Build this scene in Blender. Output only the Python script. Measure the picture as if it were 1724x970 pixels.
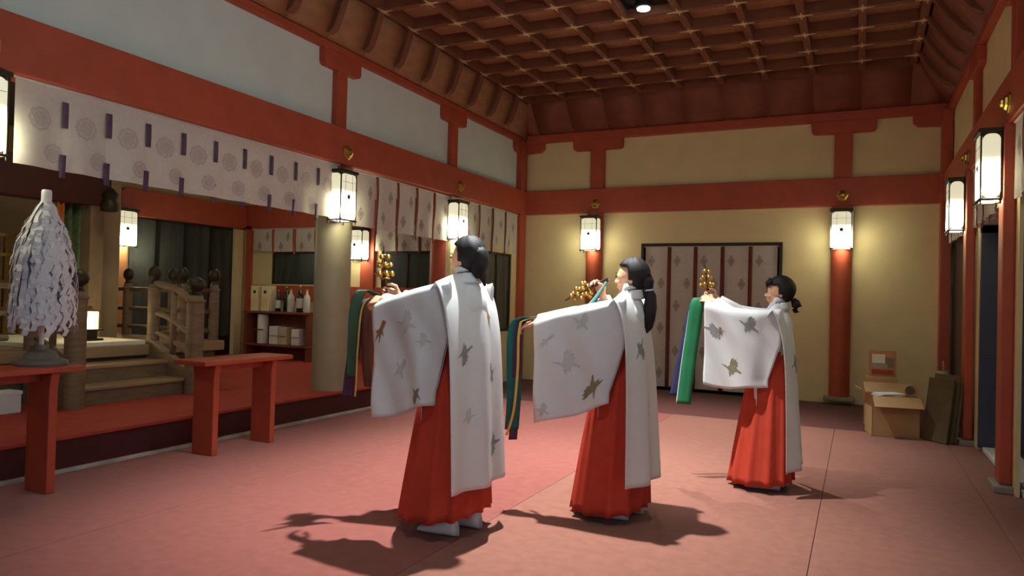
import bpy, math, random
from mathutils import Vector, Matrix
random.seed(7)
S = bpy.context.scene
COL = S.collection
for o in list(bpy.data.objects): bpy.data.objects.remove(o)

# ------------------------------------------------------------------ camera
cam_d = bpy.data.cameras.new('camera'); cam = bpy.data.objects.new('camera', cam_d); COL.objects.link(cam)
cam_d.sensor_width = 36.0; cam_d.lens = 36.0 * 1222.0 / 1724.0; cam_d.clip_start = 0.05
def _n(v): return v.normalized()
_dy = _n(Vector((582.0, -33.0, -1222.0)))
_dx = Vector((2562.0, -48.0, 1222.0)); _dx = _n(_dx - _dx.dot(_dy) * _dy)
_dz = _dx.cross(_dy)
cam.matrix_world = Matrix(((_dx.x, _dx.y, _dx.z, 0.0), (_dy.x, _dy.y, _dy.z, 0.0), (_dz.x, _dz.y, _dz.z, 1.30), (0, 0, 0, 1)))
S.camera = cam

# ------------------------------------------------------------------ world, exposure, ceiling spots' power
w = bpy.data.worlds.new('dusk'); S.world = w; w.use_nodes = True
w.node_tree.nodes['Background'].inputs[0].default_value = (0.55, 0.72, 1.0, 1)
w.node_tree.nodes['Background'].inputs[1].default_value = 0.35
S.view_settings.view_transform = 'Standard'; S.view_settings.look = 'None'
S.view_settings.exposure = 0.9; S.view_settings.gamma = 1.0; S.view_settings.use_curve_mapping = False
LAMP_LOW, LAMP_HIGH = 11.0, .30          # radiance of the paper lantern panes, bottom and top
TUBE = 120.0
SPOT_WATTS = {4.33: (1050.0, 76), 7.25: (820.0, 80), 1.42: (60.0, 130)}

# ------------------------------------------------------------------ helpers
def lin(c):
    return tuple(((x / 255.0) / 12.92 if x / 255.0 <= .04045 else ((x / 255.0 + .055) / 1.055) ** 2.4) for x in c) + (1.0,)

def M(name, rgb, rough=.6, var=.12, scale=8.0, bump=0.0, metal=0.0, stretch=None, spec=.4, sheen=0.0, bscale=None):
    m = bpy.data.materials.new(name); m.use_nodes = True
    nt = m.node_tree; b = nt.nodes['Principled BSDF']
    b.inputs['Roughness'].default_value = rough; b.inputs['Metallic'].default_value = metal
    b.inputs['Specular IOR Level'].default_value = spec
    if sheen: b.inputs['Sheen Weight'].default_value = sheen
    tc = nt.nodes.new('ShaderNodeTexCoord'); mp = nt.nodes.new('ShaderNodeMapping')
    nt.links.new(tc.outputs['Object'], mp.inputs[0])
    if stretch: mp.inputs['Scale'].default_value = stretch
    nz = nt.nodes.new('ShaderNodeTexNoise'); nz.inputs['Scale'].default_value = scale; nz.inputs['Detail'].default_value = 5
    nt.links.new(mp.outputs[0], nz.inputs['Vector'])
    c = lin(rgb)
    rp = nt.nodes.new('ShaderNodeValToRGB')
    rp.color_ramp.elements[0].position = .3; rp.color_ramp.elements[1].position = .7
    rp.color_ramp.elements[0].color = tuple(max(0, x * (1 - var)) for x in c[:3]) + (1,)
    rp.color_ramp.elements[1].color = tuple(min(1, x * (1 + var)) for x in c[:3]) + (1,)
    nt.links.new(nz.outputs['Fac'], rp.inputs[0]); nt.links.new(rp.outputs[0], b.inputs['Base Color'])
    if bump:
        n2 = nt.nodes.new('ShaderNodeTexNoise'); n2.inputs['Scale'].default_value = bscale or scale * 9; n2.inputs['Detail'].default_value = 4
        nt.links.new(mp.outputs[0], n2.inputs['Vector'])
        bp = nt.nodes.new('ShaderNodeBump'); bp.inputs['Strength'].default_value = bump; bp.inputs['Distance'].default_value = .01
        nt.links.new(n2.outputs['Fac'], bp.inputs['Height']); nt.links.new(bp.outputs[0], b.inputs['Normal'])
    return m

def cloth_mat(name, rgb, transl=.25, var=.05):
    m = M(name, rgb, .85, var, 30, .12, spec=.15, bscale=500)
    nt = m.node_tree; b = nt.nodes['Principled BSDF']; out = nt.nodes['Material Output']
    t = nt.nodes.new('ShaderNodeBsdfTranslucent'); t.inputs[0].default_value = lin(rgb)
    mx = nt.nodes.new('ShaderNodeMixShader'); mx.inputs[0].default_value = transl
    nt.links.new(b.outputs[0], mx.inputs[1]); nt.links.new(t.outputs[0], mx.inputs[2]); nt.links.new(mx.outputs[0], out.inputs[0])
    return m

def lantern_mat(name, lo, hi, z0, z1, tint=(1.0, .96, .72)):
    """lit paper pane: brightest round the low bulb"""
    m = bpy.data.materials.new(name); m.use_nodes = True; nt = m.node_tree
    b = nt.nodes['Principled BSDF']; b.inputs['Base Color'].default_value = (.8, .78, .65, 1); b.inputs['Roughness'].default_value = .7
    tc = nt.nodes.new('ShaderNodeTexCoord'); sx = nt.nodes.new('ShaderNodeSeparateXYZ'); nt.links.new(tc.outputs['Object'], sx.inputs[0])
    mr = nt.nodes.new('ShaderNodeMapRange'); mr.interpolation_type = 'SMOOTHSTEP'
    for i, v in enumerate((z0, z1, lo, hi)): mr.inputs[i + 1].default_value = v
    nt.links.new(sx.outputs[2], mr.inputs[0]); nt.links.new(mr.outputs[0], b.inputs['Emission Strength'])
    b.inputs['Emission Color'].default_value = tint + (1,)
    return m

class MB:
    def __init__(s): s.v = []; s.f = []
    def add(s, vs, fs):
        n = len(s.v); s.v += [tuple(p) for p in vs]; s.f += [tuple(i + n for i in q) for q in fs]; return s
    def box(s, x0, x1, y0, y1, z0, z1):
        return s.add([(x0,y0,z0),(x1,y0,z0),(x1,y1,z0),(x0,y1,z0),(x0,y0,z1),(x1,y0,z1),(x1,y1,z1),(x0,y1,z1)],
                     [(0,3,2,1),(4,5,6,7),(0,1,5,4),(1,2,6,5),(2,3,7,6),(3,0,4,7)])
    def obox(s, c, sx, sy, sz, rot=(0,0,0)):
        from mathutils import Euler
        R = Euler(rot).to_matrix(); c = Vector(c); n = MB().box(-sx/2,sx/2,-sy/2,sy/2,-sz/2,sz/2)
        return s.add([R @ Vector(p) + c for p in n.v], n.f)
    def prism(s, poly, axis, a0, a1):
        """poly in the two other axes (order x,y,z without axis), extruded along axis"""
        n = len(poly)
        def P(p, a): return (a, p[0], p[1]) if axis == 'x' else ((p[0], a, p[1]) if axis == 'y' else (p[0], p[1], a))
        return s.add([P(p, a0) for p in poly] + [P(p, a1) for p in poly],
                     [tuple(range(n))[::-1], tuple(range(n, 2*n))] + [(i, (i+1) % n, n + (i+1) % n, n + i) for i in range(n)])
    def lathe(s, prof, c=(0,0,0), seg=20, axis=None):
        c = Vector(c); vs = []; fs = []
        Q = Vector((0,0,1)).rotation_difference(Vector(axis)).to_matrix() if axis else Matrix.Identity(3)
        for r, z in prof:
            for k in range(seg):
                a = 2 * math.pi * k / seg; vs.append(Q @ Vector((r * math.cos(a), r * math.sin(a), z)) + c)
        m = len(prof)
        for i in range(m - 1):
            for k in range(seg):
                k2 = (k + 1) % seg; fs.append((i*seg+k, i*seg+k2, (i+1)*seg+k2, (i+1)*seg+k))
        fs.append(tuple(range(seg))[::-1]); fs.append(tuple((m-1)*seg + k for k in range(seg)))
        return s.add(vs, fs)
    def tube(s, pts, rad, seg=8):
        pts = [Vector(p) for p in pts]
        if not isinstance(rad, (list, tuple)): rad = [rad] * len(pts)
        vs = []; fs = []; up = Vector((0,0,1))
        for i, p in enumerate(pts):
            d = (pts[min(i+1, len(pts)-1)] - pts[max(i-1, 0)]).normalized()
            u = up if abs(d.z) < .95 else Vector((1,0,0))
            a = d.cross(u).normalized(); b = a.cross(d).normalized()
            for k in range(seg):
                t = 2 * math.pi * k / seg; vs.append(p + (a * math.cos(t) + b * math.sin(t)) * rad[i])
        for i in range(len(pts) - 1):
            for k in range(seg):
                k2 = (k+1) % seg; fs.append((i*seg+k, i*seg+k2, (i+1)*seg+k2, (i+1)*seg+k))
        n = len(pts); fs.append(tuple(range(seg))[::-1]); fs.append(tuple((n-1)*seg+k for k in range(seg)))
        return s.add(vs, fs)
    def ball(s, c, rx, ry=None, rz=None, seg=16, rings=10, R=None):
        ry = ry or rx; rz = rz or rx; c = Vector(c); vs = []; fs = []
        for i in range(1, rings):
            th = math.pi * i / rings
            for k in range(seg):
                a = 2*math.pi*k/seg; p = Vector((rx*math.sin(th)*math.cos(a), ry*math.sin(th)*math.sin(a), rz*math.cos(th)))
                vs.append((R @ p if R else p) + c)
        t = Vector((0,0,rz)); b = Vector((0,0,-rz))
        vs.append((R @ t if R else t) + c); vs.append((R @ b if R else b) + c)
        T = len(vs) - 2; B = T + 1
        for i in range(rings - 2):
            for k in range(seg):
                k2 = (k+1) % seg; fs.append((i*seg+k, (i+1)*seg+k, (i+1)*seg+k2, i*seg+k2))
        for k in range(seg):
            k2 = (k+1) % seg; fs.append((T, k, k2)); fs.append((B, (rings-2)*seg+k2, (rings-2)*seg+k))
        return s.add(vs, fs)
    def cap(s, p0, p1, r0, r1, seg=12):
        """tapered capsule"""
        p0 = Vector(p0); p1 = Vector(p1); d = (p1 - p0).normalized(); L = (p1 - p0).length
        prof = [(max(1e-4, r0 * math.cos(a)), r0 * math.sin(a)) for a in [math.radians(-88 + 22*i) for i in range(5)]]
        prof += [(max(1e-4, r1 * math.cos(a)), L + r1 * math.sin(a)) for a in [math.radians(22*i) for i in range(5)]]
        return s.lathe(prof, p0, seg, d)
    def grid(s, fn, nu, nv, wrap=False):
        vs = [fn(i / (nu if wrap else nu - 1.0), j / (nv - 1.0)) for i in range(nu) for j in range(nv)]
        fs = []
        for i in range(nu if wrap else nu - 1):
            i2 = (i + 1) % nu
            for j in range(nv - 1): fs.append((i*nv+j, i2*nv+j, i2*nv+j+1, i*nv+j+1))
        return s.add(vs, fs)
    def mesh(s, name, smooth=False):
        me = bpy.data.meshes.new(name); me.from_pydata(s.v, [], s.f); me.update()
        if smooth:
            for p in me.polygons: p.use_smooth = True
        return me
    def build(s, name, mat, parent=None, smooth=False, bevel=0, solid=0, sub=0, auto=0):
        o = bpy.data.objects.new(name, s.mesh(name, smooth)); COL.objects.link(o)
        o.data.materials.append(mat)
        if solid:
            k = o.modifiers.new('solid', 'SOLIDIFY'); k.thickness = solid; k.offset = 0
        if bevel:
            k = o.modifiers.new('bevel', 'BEVEL'); k.width = bevel; k.segments = 2; k.limit_method = 'ANGLE'
        if sub:
            k = o.modifiers.new('sub', 'SUBSURF'); k.levels = sub; k.render_levels = sub
        if auto:
            o.data.set_sharp_from_angle(angle=math.radians(auto))
        if parent: adopt(o, parent)
        return o

def adopt(o, parent):
    o.parent = parent
    return o
def inst(name, me, mat, parent, loc=(0,0,0), rot=(0,0,0), scale=None):
    o = bpy.data.objects.new(name, me); COL.objects.link(o)
    if mat and not me.materials: me.materials.append(mat)
    o.location = loc; o.rotation_euler = rot
    if scale: o.scale = scale
    if parent: o.parent = parent
    return o
def empty(name, loc=(0,0,0), rz=0):
    o = bpy.data.objects.new(name, None); COL.objects.link(o); o.location = loc; o.rotation_euler = (0,0,rz); o.empty_display_size = .1
    return o
def tag(o, label, cat, group=None):
    o['label'] = label; o['category'] = cat
    if group: o['group'] = group
    return o
def struct(o, label=None):
    o['kind'] = 'structure'
    if label: o['label'] = label
    return o
def decal(surf, cu, cv, su, sv, inside, n=22, off=.003, rot=0.0):
    """printed motif: cells of a fine patch over surf(u,v) that lie inside a 2D outline (coords -1..1)"""
    mb = MB(); idx = {}; vs = []; fs = []
    c, s_ = math.cos(rot), math.sin(rot)
    def vert(i, j):
        if (i, j) not in idx:
            a = i / n * 2 - 1; b = j / n * 2 - 1
            u = cu + a * su; v = cv + b * sv
            p = Vector(surf(u, v)); e = 1e-3
            d1 = Vector(surf(u + e, v)) - Vector(surf(u - e, v)); d2 = Vector(surf(u, v + e)) - Vector(surf(u, v - e))
            nn = d1.cross(d2).normalized()
            idx[(i, j)] = len(vs); vs.append(p + nn * off)
        return idx[(i, j)]
    for i in range(n):
        for j in range(n):
            a = (i + .5) / n * 2 - 1; b = (j + .5) / n * 2 - 1
            if inside(a * c - b * s_, a * s_ + b * c): fs.append((vert(i,j), vert(i+1,j), vert(i+1,j+1), vert(i,j+1)))
    return mb.add(vs, fs)
def poly_in(poly):
    def f(x, y):
        r = False; n = len(poly)
        for i in range(n):
            x0, y0 = poly[i]; x1, y1 = poly[(i+1) % n]
            if (y0 > y) != (y1 > y) and x < (x1 - x0) * (y - y0) / (y1 - y0) + x0: r = not r
        return r
    return f

# ------------------------------------------------------------------ materials
RED = M('vermilion_paint', (166, 74, 49), .5, .10, 5, .05)
RED2 = M('vermilion_furniture', (162, 68, 45), .45, .12, 6, .05)
CREAM = M('cream_plaster', (214, 196, 150), .9, .05, 3, .15)
PALE = M('pale_plaster', (206, 214, 206), .9, .04, 3, .1)
CARPET = M('red_carpet', (138, 78, 68), .95, .10, 14, .35, spec=.1, sheen=.15, bscale=380)
CARPET_T = M('tan_red_carpet', (138, 90, 74), .95, .10, 14, .35, spec=.1, sheen=.15, bscale=380)
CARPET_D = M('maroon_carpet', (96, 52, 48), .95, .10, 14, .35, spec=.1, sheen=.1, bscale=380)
PLATCARPET = M('platform_carpet', (166, 68, 56), .9, .10, 12, .3, spec=.15, bscale=380)
MAROON = M('maroon_riser', (70, 22, 22), .7, .15, 6, .1)
WOOD = M('ceiling_wood', (116, 68, 46), .65, .18, 5, .08, stretch=(1, 6, 1))
WOODX = M('ceiling_panel_wood', (152, 104, 72), .65, .16, 5, .08, stretch=(6, 1, 1))
WOODD = M('dark_red_wood', (124, 66, 48), .6, .18, 5, .08)
CHROME = M('pale_fitting', (206, 176, 132), .5, .08, 20)
BRASS = M('brass', (196, 164, 84), .3, .12, 20, 0, metal=1)
GREYWOOD = M('weathered_wood', (118, 98, 74), .6, .2, 6, .12, stretch=(1, 1, 6))
GOLDGREY = M('gold_grey_column', (152, 144, 118), .45, .10, 3, .04)
STONE = M('plinth_stone', (140, 132, 118), .8, .12, 10, .1)
DARK = M('dark_bronze', (58, 50, 36), .5, .15, 12, 0, metal=.5)
BLACK = M('black_void', (14, 14, 16), .6, .1, 5)
GLASS = M('night_glass', (58, 64, 60), .25, .5, 3, 0, spec=.5, stretch=(3, 3, .25))
NAVY = M('navy_door', (66, 70, 84), .45, .10, 4)
WHITE = M('white_paint', (214, 214, 208), .6, .04, 8)
CLOTH = cloth_mat('curtain_cloth', (204, 196, 186), .15)
PRINT = M('faint_print', (150, 138, 132), .9, .12, 60)
PRINT_V = M('mauve_print', (182, 170, 162), .9, .10, 60)
VIOLET = M('violet_ribbon', (84, 62, 84), .8, .15, 20)
OXBLOOD = M('oxblood_ribbon', (104, 40, 34), .8, .15, 20)
SHELFW = M('red_brown_shelf', (118, 62, 44), .55, .12, 6)
KRAFT = M('cardboard', (176, 140, 96), .85, .06, 9, .05)
OLIVE = M('old_board', (92, 78, 50), .85, .16, 7, .08)
PAPER = cloth_mat('white_paper', (226, 224, 226), .2, .03)
SKIN = M('skin', (222, 168, 130), .55, .05, 14, 0, spec=.35)
HAIR = M('black_hair', (30, 25, 24), .6, .3, 60, .25, spec=.3, bscale=240)
ROBE = cloth_mat('white_robe_silk', (232, 232, 230), .28, .02)
HAKAMA = M('scarlet_hakama', (180, 62, 42), .75, .08, 9, .08, spec=.2)
INKG = M('grey_crane_ink', (130, 136, 130), .9, .15, 50)
INKO = M('olive_crane_ink', (128, 122, 92), .9, .2, 50)
INKP = M('pale_sprig_ink', (186, 186, 180), .9, .06, 50)
INKB = M('brown_ink', (140, 96, 62), .9, .2, 50)
GREEN2 = M('dull_green_ribbon', (52, 84, 62), .6, .1, 14, .05)
GREEN = M('green_ribbon', (28, 110, 68), .6, .1, 14, .05)
TEAL = M('teal_ribbon', (24, 96, 90), .6, .1, 14, .05)
PURPLE = M('purple_ribbon', (70, 44, 76), .6, .12, 14)
BROWN = M('brown_ribbon', (104, 62, 40), .6, .12, 14)
GOLDR = M('gold_ribbon', (214, 176, 84), .6, .1, 14)
NAVYR = M('navy_ribbon', (46, 48, 86), .6, .1, 14)
PANE = lantern_mat('lit_lantern_pane', LAMP_LOW, LAMP_HIGH, -.12, .08, (1.0, .97, .66))

# ------------------------------------------------------------------ the room shell
XL, XR, YB, YF = -4.92, 1.03, 10.70, -2.6
HB0, HB1, HC, HG = 2.665, 3.04, 3.84, 4.35
fl = struct(MB().box(-9.6, 3.2, YF - 2, YB + .5, -.12, -.012).build('floor', CARPET_D), 'red carpeted hall floor laid in long strips')
xs = [-5.02, -3.67, -1.92, -.20, .80]
for a, b in zip(xs[:-1], xs[1:]):
    MB().box(a + .0015, b - .0015, YF, 8.5, -.012, 0).build('carpet_strip', CARPET if a < -2 else CARPET_T, fl, bevel=.003)
MB().box(.803, 1.16, YF, 8.5, -.012, -.002).build('carpet_strip', CARPET_T, fl, bevel=.003)
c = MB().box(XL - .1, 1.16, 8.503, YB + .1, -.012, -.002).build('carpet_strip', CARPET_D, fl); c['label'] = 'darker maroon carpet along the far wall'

def rrect(y0, y1, z0, z1, r=.03, n=3):
    p = []
    for cy_, cz_, a0 in ((y1-r, z1-r, 0), (y0+r, z1-r, 90), (y0+r, z0+r, 180), (y1-r, z0+r, 270)):
        for k in range(n + 1):
            a = math.radians(a0 + 90 * k / n); p.append((cy_ + r*math.cos(a), cz_ + r*math.sin(a)))
    return p
def bracket_poly(c0, half, z0, z1):
    h = z1 - z0
    return [(c0-half, z1), (c0-half, z0 + h*.22), (c0-half*.95, z0 + h*.06), (c0-half*.85, z0), (c0+half*.85, z0), (c0+half*.95, z0 + h*.06), (c0+half, z0 + h*.22), (c0+half, z1)]

# left side: upper wall above the beam, and the closed far bay
wl = struct(MB().box(-5.12, -5.0, YF, YB + .12, HB1 - .02, HG + .2).build('wall_left', PALE), 'pale upper wall panels above the left red beam')
wl2 = struct(MB().add(*(lambda m: (m.v, m.f))(MB().box(-5.06, -4.96, 8.45, 9.40, 0, HB0 + .02).box(-5.06, -4.96, 10.36, YB + .12, 0, HB0 + .02).box(-5.06, -4.96, 9.40, 10.36, 0, .79).box(-5.06, -4.96, 9.40, 10.36, 2.0, HB0 + .02))).build('wall_left_far', CREAM), 'cream wall of the closed far bay with a dark window')
t1 = struct(MB().box(-5.14, -4.88, YF, YB, HB0, HB1).build('trim_1', RED, bevel=.008), 'long red lintel beam along the left side')
t2 = struct(MB().box(-5.12, -4.93, YF, YB, HC - .02, HC + .06).build('trim_2', RED, bevel=.005), 'thin red plate under the left cove')
STR_L = [2.62, 6.08, 8.45]
for y in STR_L + [-.9]:
    MB().box(-5.1, -4.935, y - .085, y + .085, HB1, HC).build('strut', RED, t2, bevel=.006)
    MB().prism(bracket_poly(y, .30, HC - .20, HC - .02), 'x', -5.1, -4.925).build('bracket', RED, t2, bevel=.006)
MB().box(-5.1, -4.90, YB - .16, YB + .05, 0, HC).build('corner_post', RED, t2, bevel=.006)
MB().prism([(YB+.05, HC-.02), (YB-.32, HC-.02), (YB-.32, HC-.12), (YB-.26, HC-.18), (YB-.1, HC-.2), (YB+.05, HC-.2)], 'x', -5.1, -4.915).build('bracket', RED, t2, bevel=.006)
# back wall
wb = struct(MB().add(*(lambda m: (m.v, m.f))(MB().box(XL - .2, -2.93, YB + .08, YB + .22, 0, HG + .2).box(-1.0, XR + .3, YB + .08, YB + .22, 0, HG + .2).box(-2.93, -1.0, YB + .08, YB + .22, 2.16, HG + .2))).build('wall_back', CREAM), 'cream plaster far wall lit by two wall lanterns')
struct(MB().box(-3.2, -.7, YB + .6, YB + .7, -.1, 2.4).box(-3.3, -3.2, YB + .2, YB + .7, -.1, 2.4).box(-.7, -.6, YB + .2, YB + .7, -.1, 2.4).box(-3.3, -.6, YB + .2, YB + .7, 2.4, 2.5).box(-3.3, -.6, YB + .1, YB + .7, -.1, -.005).build('wall_passage', BLACK), 'dark space behind the doorway curtain')
t3 = struct(MB().box(XL + .03, XR, YB - .04, YB + .1, HB0, HB1).build('trim_3', RED, bevel=.008), 'red lintel beam across the far wall')
t4 = struct(MB().box(XL + .03, XR, YB - .02, YB + .1, HC - .02, HC + .10).build('trim_4', RED, bevel=.005), 'red plate under the far cove')
for x, hw in ((-3.69, .11), (-.21, .11)):
    MB().box(x - hw, x + hw, YB, YB + .1, HB1, HC).build('strut', RED, t4, bevel=.006)
    MB().prism(bracket_poly(x, .40, HC - .19, HC - .02), 'y', YB - .015, YB + .1).build('bracket', RED, t4, bevel=.006)
MB().prism([(XL, HC-.02), (XL+.32, HC-.02), (XL+.32, HC-.12), (XL+.26, HC-.17), (XL, HC-.19)], 'y', YB - .012, YB + .1).build('bracket', RED, t4, bevel=.006)
MB().prism([(XR, HC-.02), (XR-.42, HC-.02), (XR-.42, HC-.12), (XR-.36, HC-.17), (XR, HC-.19)], 'y', YB - .012, YB + .1).build('bracket', RED, t4, bevel=.006)
MB().box(.93, 1.05, YB - .12, YB + .1, 0, HC).build('corner_post', RED, t4, bevel=.006)
# right side
wr_ = struct(MB().box(1.06, 1.18, YF, YB + .12, HB1 - .02, HG + .2).build('wall_right', CREAM), 'cream upper wall panels above the right red beam')
t5 = struct(MB().box(.96, 1.16, YF, YB, HB0, HB1).build('trim_5', RED, bevel=.008), 'red lintel beam along the right side')
t6 = struct(MB().box(.99, 1.16, YF, YB, HC - .02, HC + .06).build('trim_6', RED, bevel=.005), 'thin red plate under the right cove')
STR_R = [8.35, 6.36, 4.2, 2.0]
for y in STR_R:
    MB().box(1.0, 1.12, y - .085, y + .085, HB1, HC).build('strut', RED, t6, bevel=.006)
    MB().prism(bracket_poly(y, .30, HC - .20, HC - .02), 'x', .985, 1.12).build('bracket', RED, t6, bevel=.006)
# brass bosses on the beams
def boss(loc, axis, par):
    prof = [(.078, 0), (.078, .014), (.056, .02), (.052, .036), (.032, .044), (.028, .06), (.01, .066)]
    MB().lathe(prof, loc, 6, axis).build('boss', BRASS, par, bevel=.002)['label'] = 'six sided brass boss'
boss((-4.88, 6.12, 2.79), (1,0,0), t1); boss((-4.88, 8.52, 2.80), (1,0,0), t1); boss((-4.88, 2.62, 2.80), (1,0,0), t1)
boss((-3.69, YB - .04, 2.80), (0,-1,0), t3); boss((-.21, YB - .04, 2.80), (0,-1,0), t3)
boss((.96, 8.35, 2.80), (-1,0,0), t5); boss((.96, 6.2, 2.80), (-1,0,0), t5)
# front end of the hall behind the camera: open porch between two posts
struct(MB().add(*(lambda m: (m.v, m.f))(MB().box(-5.1, -3.9, YF - .1, YF, 0, HG).box(.0, 1.16, YF - .1, YF, 0, HG).box(-3.9, 0, YF - .1, YF, 2.7, HG))).build('wall_front', CREAM), 'cream end wall with a wide open porch')

# pillars
def pillar(x, y, r, z0, z1, mat, label, plinth=True):
    p = MB().lathe([(r, 0), (r, z1 - z0)], (x, y, z0), 32).build('pillar', mat, smooth=True, auto=40)
    struct(p, label)
    if plinth: MB().box(x - r - .06, x + r + .06, y - r - .06, y + r + .06, z0 - .001, z0 + .05).build('plinth', STONE, p, bevel=.01)
    return p
pillar(-5.20, 6.33, .195, .26, HB0 + .3, GOLDGREY, 'gold grey round pillar on the platform edge', False)
pillar(-5.15, 8.60, .19, .0, HB0 + .3, RED, 'red round pillar where the platform ends', False)
pillar(-5.20, 2.62, .195, .26, HB0 + .3, RED, 'red round pillar beside the paper streamer wand', False)
pillar(-3.72, YB + .06, .13, .05, HB0 + .05, RED, 'red pillar on the far wall left of the doorway curtain')
pillar(-.21, YB + .06, .13, .05, HB0 + .05, RED, 'red pillar on the far wall by the cardboard boxes')
for y, l in zip(STR_R, ('red pillar behind the leaning boards', 'red pillar in front of the navy door', 'red pillar on the right side nearer the porch', 'red pillar on the right side next to the porch')):
    pl = struct(MB().box(.94, 1.02, y - .1, y + .1, .05, HB0 + .02).build('pillar', RED, bevel=.015), l)
    MB().box(.90, 1.1, y - .16, y + .16, -.002, .05).build('plinth', STONE, pl, bevel=.01)

# ------------------------------------------------------------------ ceiling: coffers, battens, fittings, coves
GX = [.575 - .581 * i for i in range(10)]; GY = [9.87 - .583 * j for j in range(22)]
ce = struct(MB().box(-5.2, 1.3, YF - .1, YB + .3, HG + .14, HG + .2).build('ceiling', WOODD), 'brown coffered wooden ceiling with pale crosses')
XA, XBc, YT = GX[-1] - .1, GX[0] + .1, GY[0] + .42
YA = GY[-1]
pm = MB().box(-.245, .245, -.245, .245, .115, .14).mesh('coffer_panel'); pm.materials.append(WOODX)
gxs = GX; gys = GY
for i in range(9):
    for j in range(21):
        inst('coffer_panel', pm, None, ce, ((gxs[i] + gxs[i+1]) / 2, (gys[j] + gys[j+1]) / 2, HG))
pl2 = MB().box(-.245, .245, -.16, .16, .115, .14).mesh('coffer_panel'); pl2.materials.append(WOODX)
for i in range(9): inst('coffer_panel', pl2, None, ce, ((gxs[i] + gxs[i+1]) / 2, GY[0] + .21, HG))
bx_ = MB().box(XA, XBc, -.038, .038, 0, .14).mesh('batten'); bx_.materials.append(WOOD)
for y in GY: inst('batten', bx_, None, ce, (0, y, HG))
by_ = MB().box(-.038, .038, YA, YT, .002, .14).mesh('batten'); by_.materials.append(WOOD)
for x in GX: inst('batten', by_, None, ce, (x, 0, HG))
MB().box(XA - .02, XBc + .02, YT - .04, YT + .04, HG, HG + .15).build('batten', WOOD, ce)
MB().box(XA - .04, XA + .03, YA, YT + .04, HG, HG + .15).build('batten', WOOD, ce)
MB().box(XBc - .03, XBc + .04, YA, YT + .04, HG, HG + .15).build('batten', WOOD, ce)
star = []
for k in range(16):
    a = math.pi * 2 * k / 16
    r = .115 if k % 4 == 0 else (.044 if k % 2 == 0 else .028)
    star.append((r * math.cos(a), r * math.sin(a)))
sm = MB().prism(star, 'z', -.008, .0).mesh('cross_fitting'); sm.materials.append(CHROME)
for x in GX:
    for y in GY: inst('cross_fitting', sm, None, ce, (x, y, HG - .001))
# coves: curved boards between ribs
def cove_pts(n=7):
    out = []
    for k in range(n):
        t = k / (n - 1); a = t * math.pi / 2
        out.append((math.sin(a) * .25 + t * .1 - .05 * math.sin(t * math.pi), (1 - math.cos(a)) * .22 + t * .2))
    return out                      # (inset, rise), total .35 by .42
def cove(side, lines, ext0, ext1, base, zb):
    """side 'L','R','B': position along the wall in lines; inset measured from base"""
    def P(a, ins, z):
        return (base + ins, a, z) if side == 'L' else ((base - ins, a, z) if side == 'R' else (a, base - ins, z))
    top = {'L': XA + .03 - base, 'R': base - XBc + .03, 'B': base - YT + .02}[side]
    prof = [(i / .35 * top, zb + r / .42 * (HG + .03 - zb)) for i, r in cove_pts()]
    edges = sorted([ext0] + list(lines) + [ext1])
    for a, b in zip(edges[:-1], edges[1:]):
        mb = MB(); vs = []; fs = []
        for p in prof: vs += [P(a + .004, p[0], p[1]), P(b - .004, p[0], p[1])]
        for k in range(len(prof) - 1): fs.append((2*k, 2*k+1, 2*k+3, 2*k+2))
        mb.add(vs, fs).build('cove_board', WOODX if side == 'L' else WOODD, ce, smooth=True, solid=.012)
    for a in lines:
        mb = MB(); vs = []; fs = []; pr = prof[1:]; hw = .045 if side != 'B' else .008
        for k, p in enumerate(pr):
            dpt = .06 if side == 'L' else (.045 if side == 'R' else .004)
            if k == 0: dpt *= .4
            vs += [P(a - hw, p[0] - .01, p[1] + .005), P(a - hw, p[0] + dpt, p[1] - dpt * .5), P(a + hw, p[0] + dpt, p[1] - dpt * .5), P(a + hw, p[0] - .01, p[1] + .005)]
        n = len(pr)
        for k in range(n - 1):
            for q in range(4): fs.append((4*k+q, 4*k+(q+1) % 4, 4*k+4+(q+1) % 4, 4*k+4+q))
        fs.append((3, 2, 1, 0)); fs.append((4*n-4, 4*n-3, 4*n-2, 4*n-1))
        mb.add(vs, fs).build('cove_rib', WOOD, ce, bevel=.008)
cove('L', GY, YA - .3, YB + .02, XL + .0, HC + .06)
cove('R', GY, YA - .3, YB + .02, XR, HC + .06)
cove('B', GX, XL, XR, YB, HC + .10)

# ceiling spotlights: one in view, one nearer in its row, one added
def spotlight(x, y, label, tilt=(0, 0)):
    e = tag(empty('ceiling_spotlight', (x, y, HG)), label, 'spotlight')
    MB().box(-.245, .245, -.245, .245, .085, .112).build('mounting_plate', BLACK, e, bevel=.004)
    MB().lathe([(.075, -.03), (.09, -.02), (.09, .085)], (0,0,0), 24).build('housing', BLACK, e, smooth=True, auto=35)
    em = bpy.data.materials.new('led_lens'); em.use_nodes = True
    b = em.node_tree.nodes['Principled BSDF']; b.inputs['Emission Color'].default_value = (.85, .97, 1, 1); b.inputs['Emission Strength'].default_value = 30
    b.inputs['Base Color'].default_value = (.9, .9, .9, 1)
    MB().lathe([(.066, -.04), (.066, -.03)], (0,0,0), 24).build('lens', em, e)
    ld = bpy.data.lights.new('spot_beam', 'SPOT'); ld.energy, ang = SPOT_WATTS[y]; ld.color = (.93, .97, 1.0)
    ld.spot_size = math.radians(ang); ld.spot_blend = 1.0; ld.shadow_soft_size = .045
    lo = bpy.data.objects.new('spot_beam', ld); COL.objects.link(lo); lo.parent = e; lo.location = (0, 0, -.06)
    lo.rotation_euler = (tilt[0], tilt[1], 0)
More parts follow.
